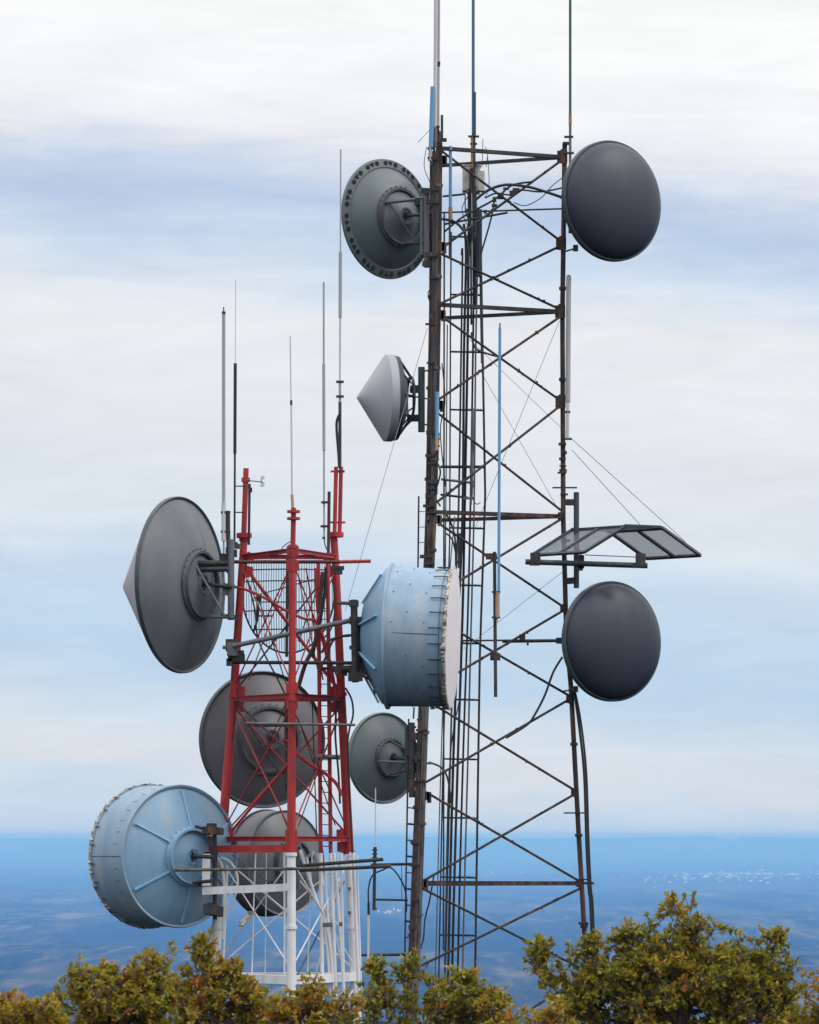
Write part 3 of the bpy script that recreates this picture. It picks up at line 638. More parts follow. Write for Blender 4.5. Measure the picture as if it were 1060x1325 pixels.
# G: blue drum at the right of red tower (seen from the side, facing right)
D = 61.6; k = sc(D); c = P(585.5, 826, D); ax = Vector((math.sin(R(83.5)), -math.cos(R(83.5)), -.040)).normalized()
w0 = (Vector((0, 0, 1))-ax*ax.z).normalized(); u0 = ax.cross(w0)
t_ = thing('drum_antenna', 'blue shrouded drum dish between the two towers, its white face turned right', 'dish', P(470, 830, D), DG)
b = MB(); b.lathe(c, ax, [(1*k, 90.5*k), (2*k, 84*k), (2.5*k, 0)], 96); b.build('radome', 'pinkwhite', t_)
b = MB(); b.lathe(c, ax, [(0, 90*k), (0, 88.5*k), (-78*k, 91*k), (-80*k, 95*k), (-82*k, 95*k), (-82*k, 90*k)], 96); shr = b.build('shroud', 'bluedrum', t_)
b = MB(); b.lathe(c, ax, [(-9*k, 89.2*k), (-9*k, 89.8*k), (-8*k, 89.8*k), (-8*k, 89.2*k)], 96); b.build('band', 'dishgreen', shr)
b = MB(); b.lathe(c, ax, [(-81*k, 91*k), (-88*k, 88*k), (-112*k, 50*k), (-115*k, 44*k), (-115*k, 38*k), (-112*k, 36*k), (-112*k, 0)], 96); b.build('reflector', 'blue', t_)
for j in range(8):
    an = R(j*45+14); dr = u0*math.cos(an)+w0*math.sin(an)
    b = MB(); b.bar(c+dr*90*k-ax*90*k, c+dr*47*k-ax*116*k, 2.4*k, 3*k, up=-ax); b.build('rib', 'bluerib', t_)
lacing(shr, c, ax, u0, w0, k, -1, 91.5, 170, 4.5, 28, 21, seed=9)
b = MB()
for j in range(40):
    for a_ in (-70, -50, -28):
        if (j*7+a_) % 3: continue
        an = 2*math.pi*j/40; dr = u0*math.cos(an)+w0*math.sin(an); q = c+dr*(89.6-a_*.02)*k+ax*a_*k
        b.lathe(q, dr, [(0, .7*k), (.9*k, .7*k), (.9*k, 0)], 6, False)
b.build('rivets', 'dark', shr)
b = MB(); b.bar(c-u0*90.6*k-ax*79*k, c-u0*89.2*k-ax*9*k, .6*k, .8*k); b.bar(c+u0*90.6*k-ax*79*k, c+u0*89.2*k-ax*9*k, .6*k, .8*k); build_each(b, 'seam', 'steelblue', shr)
b = MB(); b.tube([P(458, 776, 61.2), P(460, 883, 61.2)], .058, 12); b.build('mount_pipe', 'dark', t_)
b = MB()
for x in (465, 470): b.tube([P(x, 806, 61.3), P(x, 866, 61.3)], .035, 8)
b.box(P(464, 803, 61.3), .30, .2, .12); b.box(P(460, 876, 61.2), .24, .16, .14); b.box(P(458, 781, 61.2), .16, .14, .1); b.box(P(466, 868, 61.3), .34, .16, .07); b.box(P(460, 838, 61.3), .2, .12, .06)
build_each(b, 'bracket', 'dark', t_)
for p, q, r_, m in (((442, 866, 61.4), (487, 864, 61.5), .06, 'dark'), ((445, 858, 61.4), (476, 858, 61.5), .03, 'dark'), ((462, 871, 61.2), (505, 892, 61.4), .016, 'dark'), ((466, 862, 61.2), (480, 882, 61.2), .013, 'dark'),
                    ((478, 862, 61.4), (506, 914, 61.5), .026, 'steelblue'), ((486, 866, 61.4), (493, 884, 61.3), .014, 'dark'), ((474, 876, 61.2), (493, 868, 61.4), .013, 'dark'), ((484, 880, 61.2), (486, 866, 61.4), .012, 'dark'), ((466, 874, 61.2), (496, 888, 61.3), .011, 'dark'), ((493, 884, 61.3), (500, 897, 61.4), .012, 'dark'), ((477, 858, 61.4), (486, 902, 61.5), .014, 'steelblue'), ((493, 868, 61.4), (504, 900, 61.4), .012, 'steelblue'), ((437, 780, 61.8), (456, 781, 61.3), .03, 'galv')):
    b = MB(); b.tube([P(*p), P(*q)], r_, 8); b.build('strut', m, t_)
for pts in ([(470, 815), (455, 822), (440, 824), (425, 830), (416, 845)], [(470, 823), (450, 822), (432, 828), (422, 850), (412, 870)]):
    pipe('cable', 'reddirt', t_, curve([P(x, y, 61.5) for x, y in pts], 6), .022, 6)

# H: pale cone dish (dark tower, left)
D = 74.4; k = sc(D); c = P(497.5, 515, D); ax = Vector((-math.sin(R(79.5)), -math.cos(R(79.5)), 0)).normalized(); w0 = Vector((0, 0, 1)); u0 = ax.cross(w0)
t_ = thing('dish_antenna', 'pale grey cone-nosed dish pointing left from the middle of the dark tower', 'dish', P(545, 560, D), DG)
b = MB(); b.lathe(c, ax, [(0, 55*k)]+[((37*(1-q)-.5*math.exp(-q*20))*k, 55*q*k) for q in (.97, .85, .7, .5, .3, .15, .08, .04)]+[(36.3*k, .8*k), (36.4*k, 0)], 96); b.build('radome', 'cone', t_)
b = MB(); b.lathe(c, ax, [(0, 55*k), (-1*k, 56*k), (-10*k, 56*k), (-11*k, 54.5*k), (-12*k, 54.5*k)], 96); b.build('shroud', 'cone', t_)
b = MB(); b.lathe(c, ax, [(-11.5*k, 55*k), (-17*k, 54*k), (-18*k, 51*k), (-12*k, 51*k)], 96)
b.build('rim', 'steelblue', t_)
b = MB(); b.lathe(c, ax, [(-12*k, 52*k), (-20*k, 44*k), (-26*k, 30*k), (-29*k, 12*k), (-29*k, 0)], 72); b.build('reflector', 'dishwarm', t_)
b = MB()
for j in range(12):
    an = 2*math.pi*j/12; dr = u0*math.cos(an)+w0*math.sin(an); b.tube([c+dr*53*k-ax*16*k, c+dr*28*k-ax*34*k], 1.1*k, 6)
b.lathe(c, ax, [(-33*k, 29*k), (-36*k, 29*k), (-36*k, 26*k), (-33*k, 26*k)], 48, closed=True)
b.build('back_frame', 'steelblue', t_)
mount(t_, 74.1, 545.5, 475, 559, .068, 'steelblue', [((532, 504, 74.2), (546, 503, 74.1), .12, 'dark'), ((528, 541, 74.2), (546, 541, 74.1), .11, 'dark'), ((520, 511, 73.9), (532, 512, 74.1), .03, 'galv')],
      [((535, 505, 74.2), (535, 540, 74.2), .02, 'dark'), ((510, 566, 74.2), (538, 538, 74.1), .026, 'dark'), ((549, 480, 74.1), (558, 479, 74), .016, 'dark'), ((549, 515, 74.1), (560, 518, 74), .016, 'galv'), ((549, 549, 74.1), (560, 551, 74), .016, 'dark'), ((524, 513, 74), (549, 514, 74.1), .016, 'dark')])

# I: two dark radome dishes, right (copies)
def radome_dish():
    D = 74.6; k = sc(D); c = P(792.5, 260, D); ax = Vector((math.sin(R(33.5)), -math.cos(R(33.5)), 0)).normalized(); w0 = Vector((0, 0, 1)); u0 = ax.cross(w0)
    t_ = thing('radome_dish', 'upper of two dark domed dishes, at the dark tower top right corner', 'dish', P(745, 330, D), DG)
    b = MB(); h = 27; pr = []
    for i in range(0, 29):
        a = i/28*math.pi/2; pr.append(((1+h*math.sin(a)**1.0)*k, 75.0*math.cos(a)*k))
    b.lathe(c, ax, pr, 96); b.build('radome', 'radome', t_)
    b = MB(); b.lathe(c, ax, [(2.5*k, 75.2*k), (2.5*k, 77*k), (1.5*k, 78*k), (-4.5*k, 78*k), (-5.5*k, 77*k), (-5.5*k, 74*k)], 96, closed=True); b.build('rim', 'radrim', t_)
    b = MB(); b.lathe(c, ax, [((-4-30*(1-(q)**2))*k, 75*q*k) for q in [i/16 for i in range(17)]], 72); b.build('reflector', 'dish', t_)
    b = MB(); b.lathe(c, ax, [(-28*k, 30*k), (-38*k, 30*k), (-38*k, 24*k), (-28*k, 24*k)], 48, closed=True); b.build('hub_ring', 'hub', t_)
    b = MB()
    q = c-ax*36*k
    b.tube([q+w0*26*k, Vector((P(739, 235, 74.8).x, 74.7, (q+w0*26*k).z))], .035, 8); b.tube([q-w0*26*k, Vector((P(739, 235, 74.8).x, 74.7, (q-w0*26*k).z))], .035, 8)
    b.tube([Vector((P(738, 235, 74.8).x, 74.75, (q+w0*40*k).z)), Vector((P(738, 235, 74.8).x, 74.75, (q-w0*40*k).z))], .04, 10)
    build_each(b, 'mount_frame', 'dark', t_)
    b = MB(); b.box(P(745, 321, 74.5), .10, .1, .12); b.tube([P(729, 326, 74.8), P(746, 321, 74.5)], .018, 6); build_each(b, 'stay_clamp', 'dark', t_)
    return t_
ra = radome_dish()
rb = ra.copy(); COL.objects.link(rb)
for ch in list(ra.children):
    cc = ch.copy(); COL.objects.link(cc); cc.parent = rb
    for g_ in ch.children: g2 = g_.copy(); COL.objects.link(g2); g2.parent = cc
rb.location = ra.location+(P(789, 830, 74.6)-P(789, 260, 74.6))
rb['label'] = 'lower of two dark domed dishes, just under the mesh canopy'

# ---------------------------------------------------------------- mesh canopy (ice shield)
D = 74.3
t_ = thing('ice_shield', 'bent wire mesh canopy on a horizontal pipe above the lower dark domed dish', 'canopy', P(745, 760, D))
kx = D/F
T0 = P(740, 686, 74.7); u = Vector((66*kx, -.85, 0)); v = Vector((48*kx, .35, 0.0))
zl = 34*kx
dl = Vector((-53*kx, -.25, -zl)); dr = Vector((50*kx, .25, -zl))
panels = [(T0+dl, u, -dl), (T0, u, v), (T0+v+Vector((2*kx, 0, 0)), u, dr)]
for pi_, (o_, uu, vv) in enumerate(panels):
    b = MB(); nu, nv = 58, 44
    nrm = uu.cross(vv).normalized()
    for i in range(1, nu): b.bar(o_+uu*i/nu, o_+uu*i/nu+vv, .0055, .003, up=nrm)
    for j in range(1, nv): b.bar(o_+vv*j/nv, o_+vv*j/nv+uu, .0055, .003, up=nrm)
    b.build('mesh_panel', 'mesh', t_)
    if pi_ != 1:
        for f_ in (0, .52, 1):
            b = MB(); b.bar(o_+uu*f_, o_+uu*f_+vv, .065, .05, up=nrm); b.build('frame_bar', 'steelblue', t_)
    b = MB(); b.bar(o_-uu*.01, o_+uu*1.01, .06, .05, up=nrm); b.bar(o_+vv-uu*.01, o_+vv+uu*1.01, .06, .05, up=nrm); build_each(b, 'edge_bar', 'steelblue', t_)
for f_ in (0, 1):
    b = MB(); b.bar(T0+u*f_+Vector((0, 0, .025)), T0+u*f_+v+Vector((0, 0, .025)), .05, .05); b.build('frame_bar', 'steelblue', t_)
pipe('support_pipe', 'steelblue', t_, [P(680, 727, 74), P(838, 732, 74)], .055, 12)
b = MB(); b.box(P(693, 722, 74), .20, .2, .20); b.box(P(692, 729, 74), .2, .18, .08); b.box(P(829, 725, 74), .19, .2, .26); b.box(P(827, 732, 74), .24, .18, .08); b.box(P(752, 727, 74.1), .12, .14, .26); b.box(P(751, 735, 74.1), .10, .14, .1)
build_each(b, 'clamp', 'dark', t_)
b = MB(); b.tube([P(757, 718, 74), P(826, 721, 74)], .010, 6); b.tube([P(744, 702, 74.2), P(753, 720, 74)], .02, 6); build_each(b, 'tie_rod', 'dark', t_)
b = MB(); b.tube([P(746, 637, 74.5), P(746, 761, 74.5)], .055, 12); b.build('mount_pipe', 'steelblue', t_)
b = MB(); b.bar(P(733, 650, 74.6), P(744, 650, 74.5), .12, .12); b.bar(P(733, 752, 74.6), P(744, 751, 74.5), .12, .12); build_each(b, 'bracket', 'dark', t_)

# ================================================================ RED AND WHITE TOWER
cL = [(379, 700), (378, 905), (377, 1100), (377, 1300), (377, 1700)]          # centre (near) leg
lL = [(316, 695), (313, 740), (302, 905), (286, 1100), (276, 1300), (256, 1700)]
rL2 = [(432, 695), (435, 740), (442, 905), (452, 1100), (461, 1300), (479, 1700)]
DC, DS = 61.0, 62.45
def C_(y, dx=0): return P(yl(cL, y)+dx, y, DC)
def Lf(y, dx=0): return P(yl(lL, y)+dx, y, DS)
def Rt(y, dx=0): return P(yl(rL2, y)+dx, y, DS)

RT = thing('lattice_tower', 'shorter lattice tower painted red above and white below, standing left of the dark one', 'tower', (P(375, Y0, 62).x, 62, 0))
YS = 1104
def zy(y, D, Dref=DS): return Y0+(y-Y0)*Dref/D        # row of the same height at another depth
for fn, y0, ra_, rb_ in ((C_, zy(715, DC), .054, .076), (Lf, 697, .062, .084), (Rt, 692, .064, .082)):
    D_ = DC if fn is C_ else DS; ysp = zy(YS, D_)
    for (a, e, m) in ((y0, ysp, 'red'), (ysp, 1700, 'white')):
        n = 10; ys = [a+(e-a)*i/n for i in range(n+1)]
        b = MB(); b.tube([fn(y) for y in ys], [ra_+(rb_-ra_)*min(1, (y-700)/420) for y in ys], 14)
        for y in (ys[0]+1, (a+e)/2 if m == 'red' else 1200, ys[-1]-1):
            r_ = ra_+(rb_-ra_)*min(1, (y-700)/420)
            b.lathe(fn(y), (0, 0, 1), [(-.03, r_), (-.03, r_+.022), (.03, r_+.022), (.03, r_)], 14, False)
        b.build('leg', m, RT)
# masts on top
b = MB(); b.tube([P(318.5, 606, DS), P(315.5, 695, DS)], .046, 12); b.lathe(P(316, 693, DS), (0, 0, 1), [(-.04, 0), (-.04, .13), (.04, .13), (.04, 0)], 12, False); b.box(P(318, 621, DS), .14, .1, .07); b.build('mast', 'red', RT)
b = MB(); b.tube([P(380, 657, DC), P(379, 712, DC)], .042, 12)
for y, w in ((662, .12), (671, .12)): b.lathe(P(380, y, DC), (0, 0, 1), [(-.02, 0), (-.02, w/1.1), (.02, w/1.1), (.02, 0)], 8, False)
b.build('mast', 'red', RT)
for x0, x1 in ((435, 433), (441.5, 439.5)):
    b = MB(); b.tube([P(x0, 604, DS), P(x1, 692, DS)], .034, 12); b.build('mast', 'red', RT)
b = MB(); b.lathe(P(434, 692, DS), (0, 0, 1), [(-.04, 0), (-.04, .14), (.04, .14), (.04, 0)], 12, False)
b.box(P(437, 610, DS), .24, .05, .03); b.box(P(437, 676, DS), .26, .05, .03); build_each(b, 'mast_collar', 'red', RT)
b = MB(); b.tube([P(426, 636, DS-.2), P(425, 722, DS-.2)], .028, 10); b.build('mast', 'reddirt', RT)
# girts
for y, wd in ((721, .060), (905, .075), (1086, .075)):
    for a, c_ in ((Lf(y), C_(zy(y, DC))), (C_(zy(y, DC)), Rt(y)), (Lf(y), Rt(y))):
        b = MB(); b.bar(a, c_, wd*.8, wd); b.bar(a+Vector((0, -.03, wd*.5+.004)), c_+Vector((0, -.03, wd*.5+.004)), wd*1.2, .012); b.build('girt', 'red', RT)
b = MB(); b.bar(P(263, 1099, 61.9), P(378, 1098, 61.0), .10, .12); b.build('girt', 'red', RT)
b = MB(); b.bar(P(263, 1153, 61.3), P(376, 1148, 61.0), .12, .125); b.build('girt', 'white', RT)
b = MB(); b.bar(P(267, 1105, 61.3), P(267, 1146, 61.3), .13, .11); b.build('bracket_post', 'white', RT)
for a, c_ in ((Lf(1264), C_(zy(1264, DC))), (C_(zy(1264, DC)), Rt(1264)), (Lf(1264), Rt(1264))):
    b = MB(); b.bar(a, c_, .12, .14); b.build('girt', 'white', RT)
# gussets
for y in (722, 740, 895, 915, 1080, 1096):
    for fn, dx in ((Lf, 8), (Rt, -9), (C_, 0)):
        D_ = DC if fn is C_ else DS
        q = fn(zy(y, D_), dx)
        b = MB(); b.box(q+Vector((0, -.02, 0)), .17 if dx else .2, .05, .17); b.box(q+Vector((.0, -.055, 0)), .05, .03, .2); build_each(b, 'gusset_plate', 'red', RT)
# bracing rods
def rod(a, c_, r, m, nm='brace'): b = MB(); b.tube([a, c_], r, 8); b.build(nm, m, RT)
for (ya, yb, m) in ((735, 890, 'red'), (918, 1076, 'red'), (1112, 1250, 'white'), (1275, 1420, 'white')):
    ca, cb = zy(ya, DC), zy(yb, DC); th = .0125
    rod(Lf(ya), C_(cb), th, m); rod(C_(ca), Lf(yb), th, m)
    rod(Rt(ya), C_(cb), th, m); rod(C_(ca), Rt(yb), th, m)
    rod(Lf(ya, 5), Rt(yb, -5), .030 if ya == 735 else .017, m); rod(Rt(ya, -5), Lf(yb, 5), .015, 'dark' if ya == 735 else m)
rod(Lf(905), P(378, 977, 61.5), .018, 'reddirt'); rod(P(383, 977, 61.5), P(300, 1075, 62.3), .024, 'red')
# waveguides across the red part
for pts, r, m in (([(292, 757), (318, 763), (345, 775), (370, 790), (392, 800), (410, 805), (420, 830), (430, 870), (436, 905)], .026, 'red'),
                  ([(366, 958), (375, 962), (384, 975), (400, 988), (420, 1000), (436, 1015), (442, 1030)], .034, 'red'),
                  ([(418, 740), (414, 780), (408, 830), (395, 860), (386, 890)], .040, 'reddirt'),
                  ([(422, 735), (420, 770), (412, 815), (404, 850)], .03, 'black'),
                  ([(430, 750), (434, 775), (430, 810), (420, 825)], .014, 'black'),
                  ([(447, 890), (455, 905), (457, 925), (452, 945), (450, 970), (453, 1040), (456, 1104)], .018, 'black'),
                  ([(436, 905), (434, 950), (438, 1000), (440, 1040)], .02, 'black'),
                  ([(408, 735), (412, 800), (425, 860), (436, 900)], .024, 'red'),
                  ([(320, 750), (330, 790), (335, 830), (360, 880), (372, 905)], .016, 'dark'),
                  ([(396, 735), (402, 770), (406, 810), (418, 880)], .016, 'red'),
                  ([(310, 880), (308, 900), (300, 960)], .012, 'black')):
    pipe('waveguide', m, RT, curve([P(x, y, 61.9) for x, y in pts], 6), r, 6)
# inner ladder / uprights
for (x0, x1, m, y0, y1) in ((412, 415, 'red', 728, 1104), (424, 428, 'red', 728, 1104)):
    pipe('inner_rail', m, RT, [P(x0, y0, 62.1), P(x1, y1, 62.1)], .034, 8)
b = MB()
for y in range(745, 1100, 14):
    f_ = (y-728)/376; b.tube([P(412+3*f_, y, 62.1), P(424+4*f_, y+.5, 62.1)], .008, 5)
build_each(b, 'inner_rung', 'reddirt', RT)
for (pts, r) in (([(415, 1104), (417, 1270), (420, 1500)], .034), ([(428, 1104), (434, 1270), (440, 1500)], .030),
                 ([(388, 1100), (398, 1130), (408, 1160), (420, 1190), (428, 1230), (432, 1290)], .030), ([(397, 1110), (404, 1150), (416, 1180), (424, 1230), (428, 1290)], .022),
                 ([(432, 1104), (438, 1170), (442, 1230), (446, 1300)], .026), ([(441, 1104), (443, 1180), (445, 1300)], .024), ([(457, 1104), (461, 1200), (465, 1290)], .03), ([(421, 1110), (424, 1180), (436, 1290)], .022),
                 ([(368, 1100), (368, 1262)], .018), ([(331, 1104), (328, 1180), (326, 1262)], .013),
                 ([(272, 1107), (282, 1112), (288, 1125), (290, 1150), (289, 1200)], .028), ([(285, 1110), (298, 1116), (306, 1130), (307, 1148), (300, 1170), (292, 1185), (288, 1215)], .022),
                 ([(294, 1120), (292, 1180), (288, 1260), (286, 1300)], .02)):
    pipe('conduit', 'white', RT, curve([P(x, y, 61.9) for x, y in pts], 5), r, 8)
b = MB(); b.box(P(424, 1197, 61.7), .16, .08, .07); b.box(P(441, 1196, 61.7), .06, .06, .07); b.box(P(452, 1150, DS-.1), .05, .04, .05); b.box(P(452, 1181, DS-.1), .05, .04, .05); build_each(b, 'clamp', 'galv', RT)
for (x0, y0, x1, y1, d, r, m) in ((404, 1104, 398, 1262, 62, .012, 'white'), (436, 1104, 425, 1262, 62, .012, 'white'), (410, 1104, 446, 1262, 62.2, .014, 'white'), (448, 1106, 408, 1262, 62.3, .014, 'white'),
        (468-6, 1106, 468, 1290, 61.8, .014, 'white'), (345, 1104, 343, 1262, 62.6, .009, 'white'), (300, 1106, 372, 1160, 62.3, .010, 'galv'), (446, 1140, 385, 1262, 62.3, .012, 'galv'), (388, 1140, 440, 1200, 62.1, .016, 'white'),
        (325, 745, 372, 890, 62.3, .010, 'dark'), (372, 745, 322, 880, 62.3, .010, 'red'), (386, 745, 416, 890, 61.9, .010, 'red'), (412, 760, 386, 830, 61.9, .010, 'dark'), (333, 770, 412, 748, 62.4, .009, 'black'), (334, 779, 372, 779, 62.4, .010, 'dark'), (384, 779, 408, 779, 62.2, .010, 'dark'),
        (315, 930, 372, 1070, 62.2, .010, 'reddirt'), (386, 1070, 436, 930, 61.9, .010, 'red'), (386, 930, 434, 1068, 61.9, .010, 'reddirt'), (404, 905, 410, 1086, 62.2, .010, 'dark'), (330, 1005, 372, 905, 62.3, .009, 'reddirt')):
    rod(P(x0, y0, d), P(x1, y1, d), r, m)
# horizontal pipes
pipe('crossarm', 'reddirt', RT, [P(284, 727, 61.7), P(440, 727, 61.7)], .030, 8); pipe('crossarm', 'red', RT, [P(440, 727, 61.7), P(480, 726, 61.7)], .030, 8)
pipe('crossarm', 'galv', RT, [P(302, 836, 61.5), P(458, 802, 61.3)], .042, 10)
pipe('crossarm', 'dark', RT, [P(294, 857, 61.9), P(476, 858, 61.7)], .030, 8)
pipe('crossarm', 'dark', RT, [P(415, 865, 61.9), P(450, 865, 61.9)], .025, 8)
pipe('crossarm', 'galv', RT, [P(318, 936, 60.9), P(460, 938, 60.9)], .022, 8)
pipe('crossarm', 'galv', RT, [P(411, 979, 62), P(440, 980, 62)], .04, 8)
pipe('crossarm', 'leggrey', RT, [P(226, 1126, 60.8), P(408, 1124, 60.8)], .026, 8)
pipe('crossarm', 'dark', RT, [P(370, 1122, 61.7), P(496, 1112, 61.7)], .030, 8)
pipe('crossarm', 'dark', RT, [P(372, 1127, 61.5), P(506, 1121, 61.5)], .030, 8)
b = MB()
for x, y, w, h in ((300, 835, .2, .2), (306, 851, .28, .12), (297, 857, .1, .12), (307, 844, .22, .06), (437, 735, .22, .06), (437, 740, .16, .08), (296, 712, .1, .08), (302, 716, .12, .12), (438, 866, .2, .1), (444, 872, .14, .06), (270, 1106, .12, .1), (273, 1060+10, .14, .12), (274, 1086, .12, .1), (268, 1135, .14, .06), (273, 1172, .12, .1)):
    b.box(P(x, y, 61.65), w, .14, h)
build_each(b, 'clamp', 'dark', RT)
b = MB(); b.box(P(301, 840, 61.6), .18, .16, .22); b.tube([P(288, 838, 61.6), P(300, 836, 61.6)], .03, 8); build_each(b, 'bracket', 'galv', RT)
# whips on the red tower
def wm(t_):
    b = MB(); b.tube([P(295, 661, 62), P(296, 742, 62)], .036, 8); b.build('side_pole', 'dark', t_)
whip('tall grey whip with small dark cap, leftmost on the red tower', 62, [(289.5, 397, 289.5, 404, .010, 'black', 'tip'), (289.5, 403, 289.5, 650, .030, 'whip', 'rod'), (289.5, 650, 289.5, 700, .040, 'whiplight', 'base'), (289.5, 700, 289.5, 790, .016, 'whip', 'stem')], [(289.5, 404.5, .06), (292, 663, .16), (292, 688, .16)], extra=wm)
def bm_(t_):
    b = MB(); b.tube([P(304, 629, 62.2), P(318, 629, 62.3)], .012, 6); b.tube([P(304, 663, 62.2), P(317, 663, 62.3)], .012, 6); build_each(b, 'bracket', 'dark', t_)
whip('black whip with hair-thin upper rod beside the left mast of the red tower', 62.2, [(305, 362, 304.5, 468, .007, 'whiplight', 'upper_rod'), (304.5, 470, 304, 587, .028, 'black', 'rod'), (304, 587, 303.5, 702, .018, 'black', 'lower_rod')], [(303, 703, .12)], extra=bm_)
whip('slender pale whip on the centre mast of the red tower', DC, [(375.5, 435, 376.8, 518, .008, 'whip', 'upper_rod'), (376.8, 518, 377, 524, .02, 'black', 'joint'), (377, 524, 378, 645, .016, 'whiplight', 'rod'), (378, 640, 379, 658, .026, 'tan', 'base')], extra=lambda t_: pipe('cable', 'black', t_, curve([P(377, 700, DC), P(368, 706, DC), P(364, 712, DC), P(364, 722, DC)], 5), .008, 5))
whip('grey whip with thicker middle section, second from the right on the red tower', 62.1, [(419, 365, 419, 471, .017, 'whip', 'upper_rod'), (419, 471, 419.3, 583, .027, 'whip', 'rod'), (419.3, 583, 419.5, 697, .017, 'whip', 'lower_rod')], [(421, 650, .14), (421, 681, .16), (419, 696, .05)], extra=lambda t_: pipe('cable', 'black', t_, curve([P(419.5, 697, 62.1), P(421, 706, 62.1), P(425, 715, 62.1)], 5), .01, 5))
def em(t_): 
    pipe('cable', 'black', t_, curve([P(440, 535, 62.2), P(436, 545, 62.2), P(436, 560, 62.2), P(438, 585, 62.2), P(439, 604, 62.2)], 5), .026, 6)
whip('tallest whip on the red tower, grey with black lower part', 62.25, [(441, 193, 440.6, 326, .013, 'whip', 'upper_rod'), (440.6, 326, 440.3, 411, .030, 'whip', 'rod'), (440.3, 411, 440, 494, .018, 'whiplight', 'middle_rod'), (440, 494, 440, 520, .024, 'whip', 'coupling'), (440, 520, 440, 606, .028, 'blackmid', 'lower_rod')], [(440, 494, .13), (440, 513, .13), (441, 610, .12)], extra=em)
# weathervane
t_ = thing('wind_vane', 'tiny pale wind vane beside the top of the left red mast', 'vane', P(322, 690, 62.2))
pipe('pole', 'black', t_, [P(323, 626, 62.2), P(322, 705, 62.2)], .022, 8)
b = MB(); b.box(P(324, 634, 62.1), .06, .06, .08); b.build('sensor_box', 'black', t_)
pipe('arm', 'galv', t_, [P(319, 620, 62.2), P(324, 622, 62.2), P(340, 624, 62.2)], .010, 6)
b = MB(); b.box(P(338.5, 621, 62.2), .035, .05, .06); b.box(P(340, 618, 62.2), .06, .012, .05); b.box(P(340, 627, 62.2), .055, .012, .07); b.tube([P(336, 628, 62.2), P(341, 629, 62.2)], .012, 6); build_each(b, 'vane', 'whiplight', t_)

# grid parabolic antenna behind the red tower
D = 63.6; k = sc(D); c = P(373, 765, D)
t_ = thing('grid_antenna', 'round wire grid antenna seen through the upper bay of the red tower', 'antenna', P(373, 845, D))
b = MB(); Rx, Rz = 60, 80
def gp(x, z): q = min(1, (x/Rx)**2+(z/Rz)**2); return c+Vector((x*k, (-.30+.30*q), z*k))
xs = np.linspace(-57, 57, 36)
for x in xs:
    zmax = Rz*math.sqrt(max(0, 1-(x/Rx)**2)); zt = min(zmax, 42)
    b.tube([gp(x, -zmax+(zt+zmax)*i/8) for i in range(9)], .006, 5)
b.build('grid_wires', 'grid', t_)
b = MB(); b.tube([gp(Rx*math.cos(a), Rz*math.sin(a)) for a in np.linspace(math.pi*.82, math.pi*2.18, 40)], .018, 6); b.tube([gp(-50+100*i/10, 42) for i in range(11)], .018, 6); b.build('rim', 'dark', t_)
b = MB()
for z in (-26, 12, 27, -50): 
    m_ = Rx*math.sqrt(1-(z/Rz)**2); b.tube([gp(-m_+2*m_*i/10, z)+Vector((0, -.02, 0)) for i in range(11)], .012, 6)
build_each(b, 'cross_wire', 'dark', t_)
b = MB(); b.bar(P(372, 720, 63.3), P(371, 850, 63.3), .05, .05); b.build('spine', 'dark', t_)
b = MB(); b.tube([P(334, 781, 63), P(333, 803, 63), P(328, 818, 63)], .02, 6); b.tube([P(334, 797, 63), P(352, 797, 63)], .016, 6); b.box(P(334, 775, 63), .1, .1, .08); build_each(b, 'feed_arm', 'black', t_)

# ================================================================ TREES
def leaf_material(name):
    m = bpy.data.materials.new(name); m.use_nodes = True; t = m.node_tree; p = t.nodes['Principled BSDF']
    at = t.nodes.new('ShaderNodeAttribute'); at.attribute_name = 'leaf_tint'
    p.inputs['Roughness'].default_value = 0.55; p.inputs['Specular IOR Level'].default_value = 0.35
    tr = t.nodes.new('ShaderNodeBsdfTranslucent'); mx = t.nodes.new('ShaderNodeMixShader'); mx.inputs[0].default_value = 0.45
    t.links.new(at.outputs['Color'], p.inputs['Base Color']); t.links.new(at.outputs['Color'], tr.inputs[0])
    t.links.new(p.outputs[0], mx.inputs[1]); t.links.new(tr.outputs[0], mx.inputs[2]); t.links.new(mx.outputs[0], t.nodes['Material Output'].inputs[0])
    return m
LEAF = leaf_material('oak_leaf')
PAL = {'olive': [(0.21, 0.185, 0.016), (0.26, 0.215, 0.018), (0.165, 0.155, 0.016), (0.31, 0.245, 0.022)],
       'gold': [(0.31, 0.205, 0.018), (0.24, 0.185, 0.018), (0.36, 0.215, 0.020), (0.20, 0.165, 0.016)],
       'rust': [(0.38, 0.14, 0.018), (0.26, 0.10, 0.018), (0.46, 0.20, 0.025), (0.20, 0.08, 0.018)],
       'green': [(0.15, 0.165, 0.018), (0.19, 0.19, 0.020), (0.11, 0.125, 0.016), (0.24, 0.215, 0.024)]}
def leaf_template():
    st = [(0, .03), (.22, .26), (.38, .11), (.58, .36), (.74, .14), (.88, .20)]
    v = []; f = []
    for t_, w in st: v += [(-w, t_, .10*w*2.2), (0, t_-(.04 if w > .2 else 0), 0), (w, t_, .10*w*2.2)]
    v.append((0, 1.0, -.03)); n = len(st)
    for i in range(n-1):
        a = i*3; f += [(a, a+1, a+4, a+3), (a+1, a+2, a+5, a+4)]
    return np.array(v), f, [(3*n-3, 3*n-2, 3*n), (3*n-2, 3*n-1, 3*n)]
LV, LQ, LT = leaf_template()
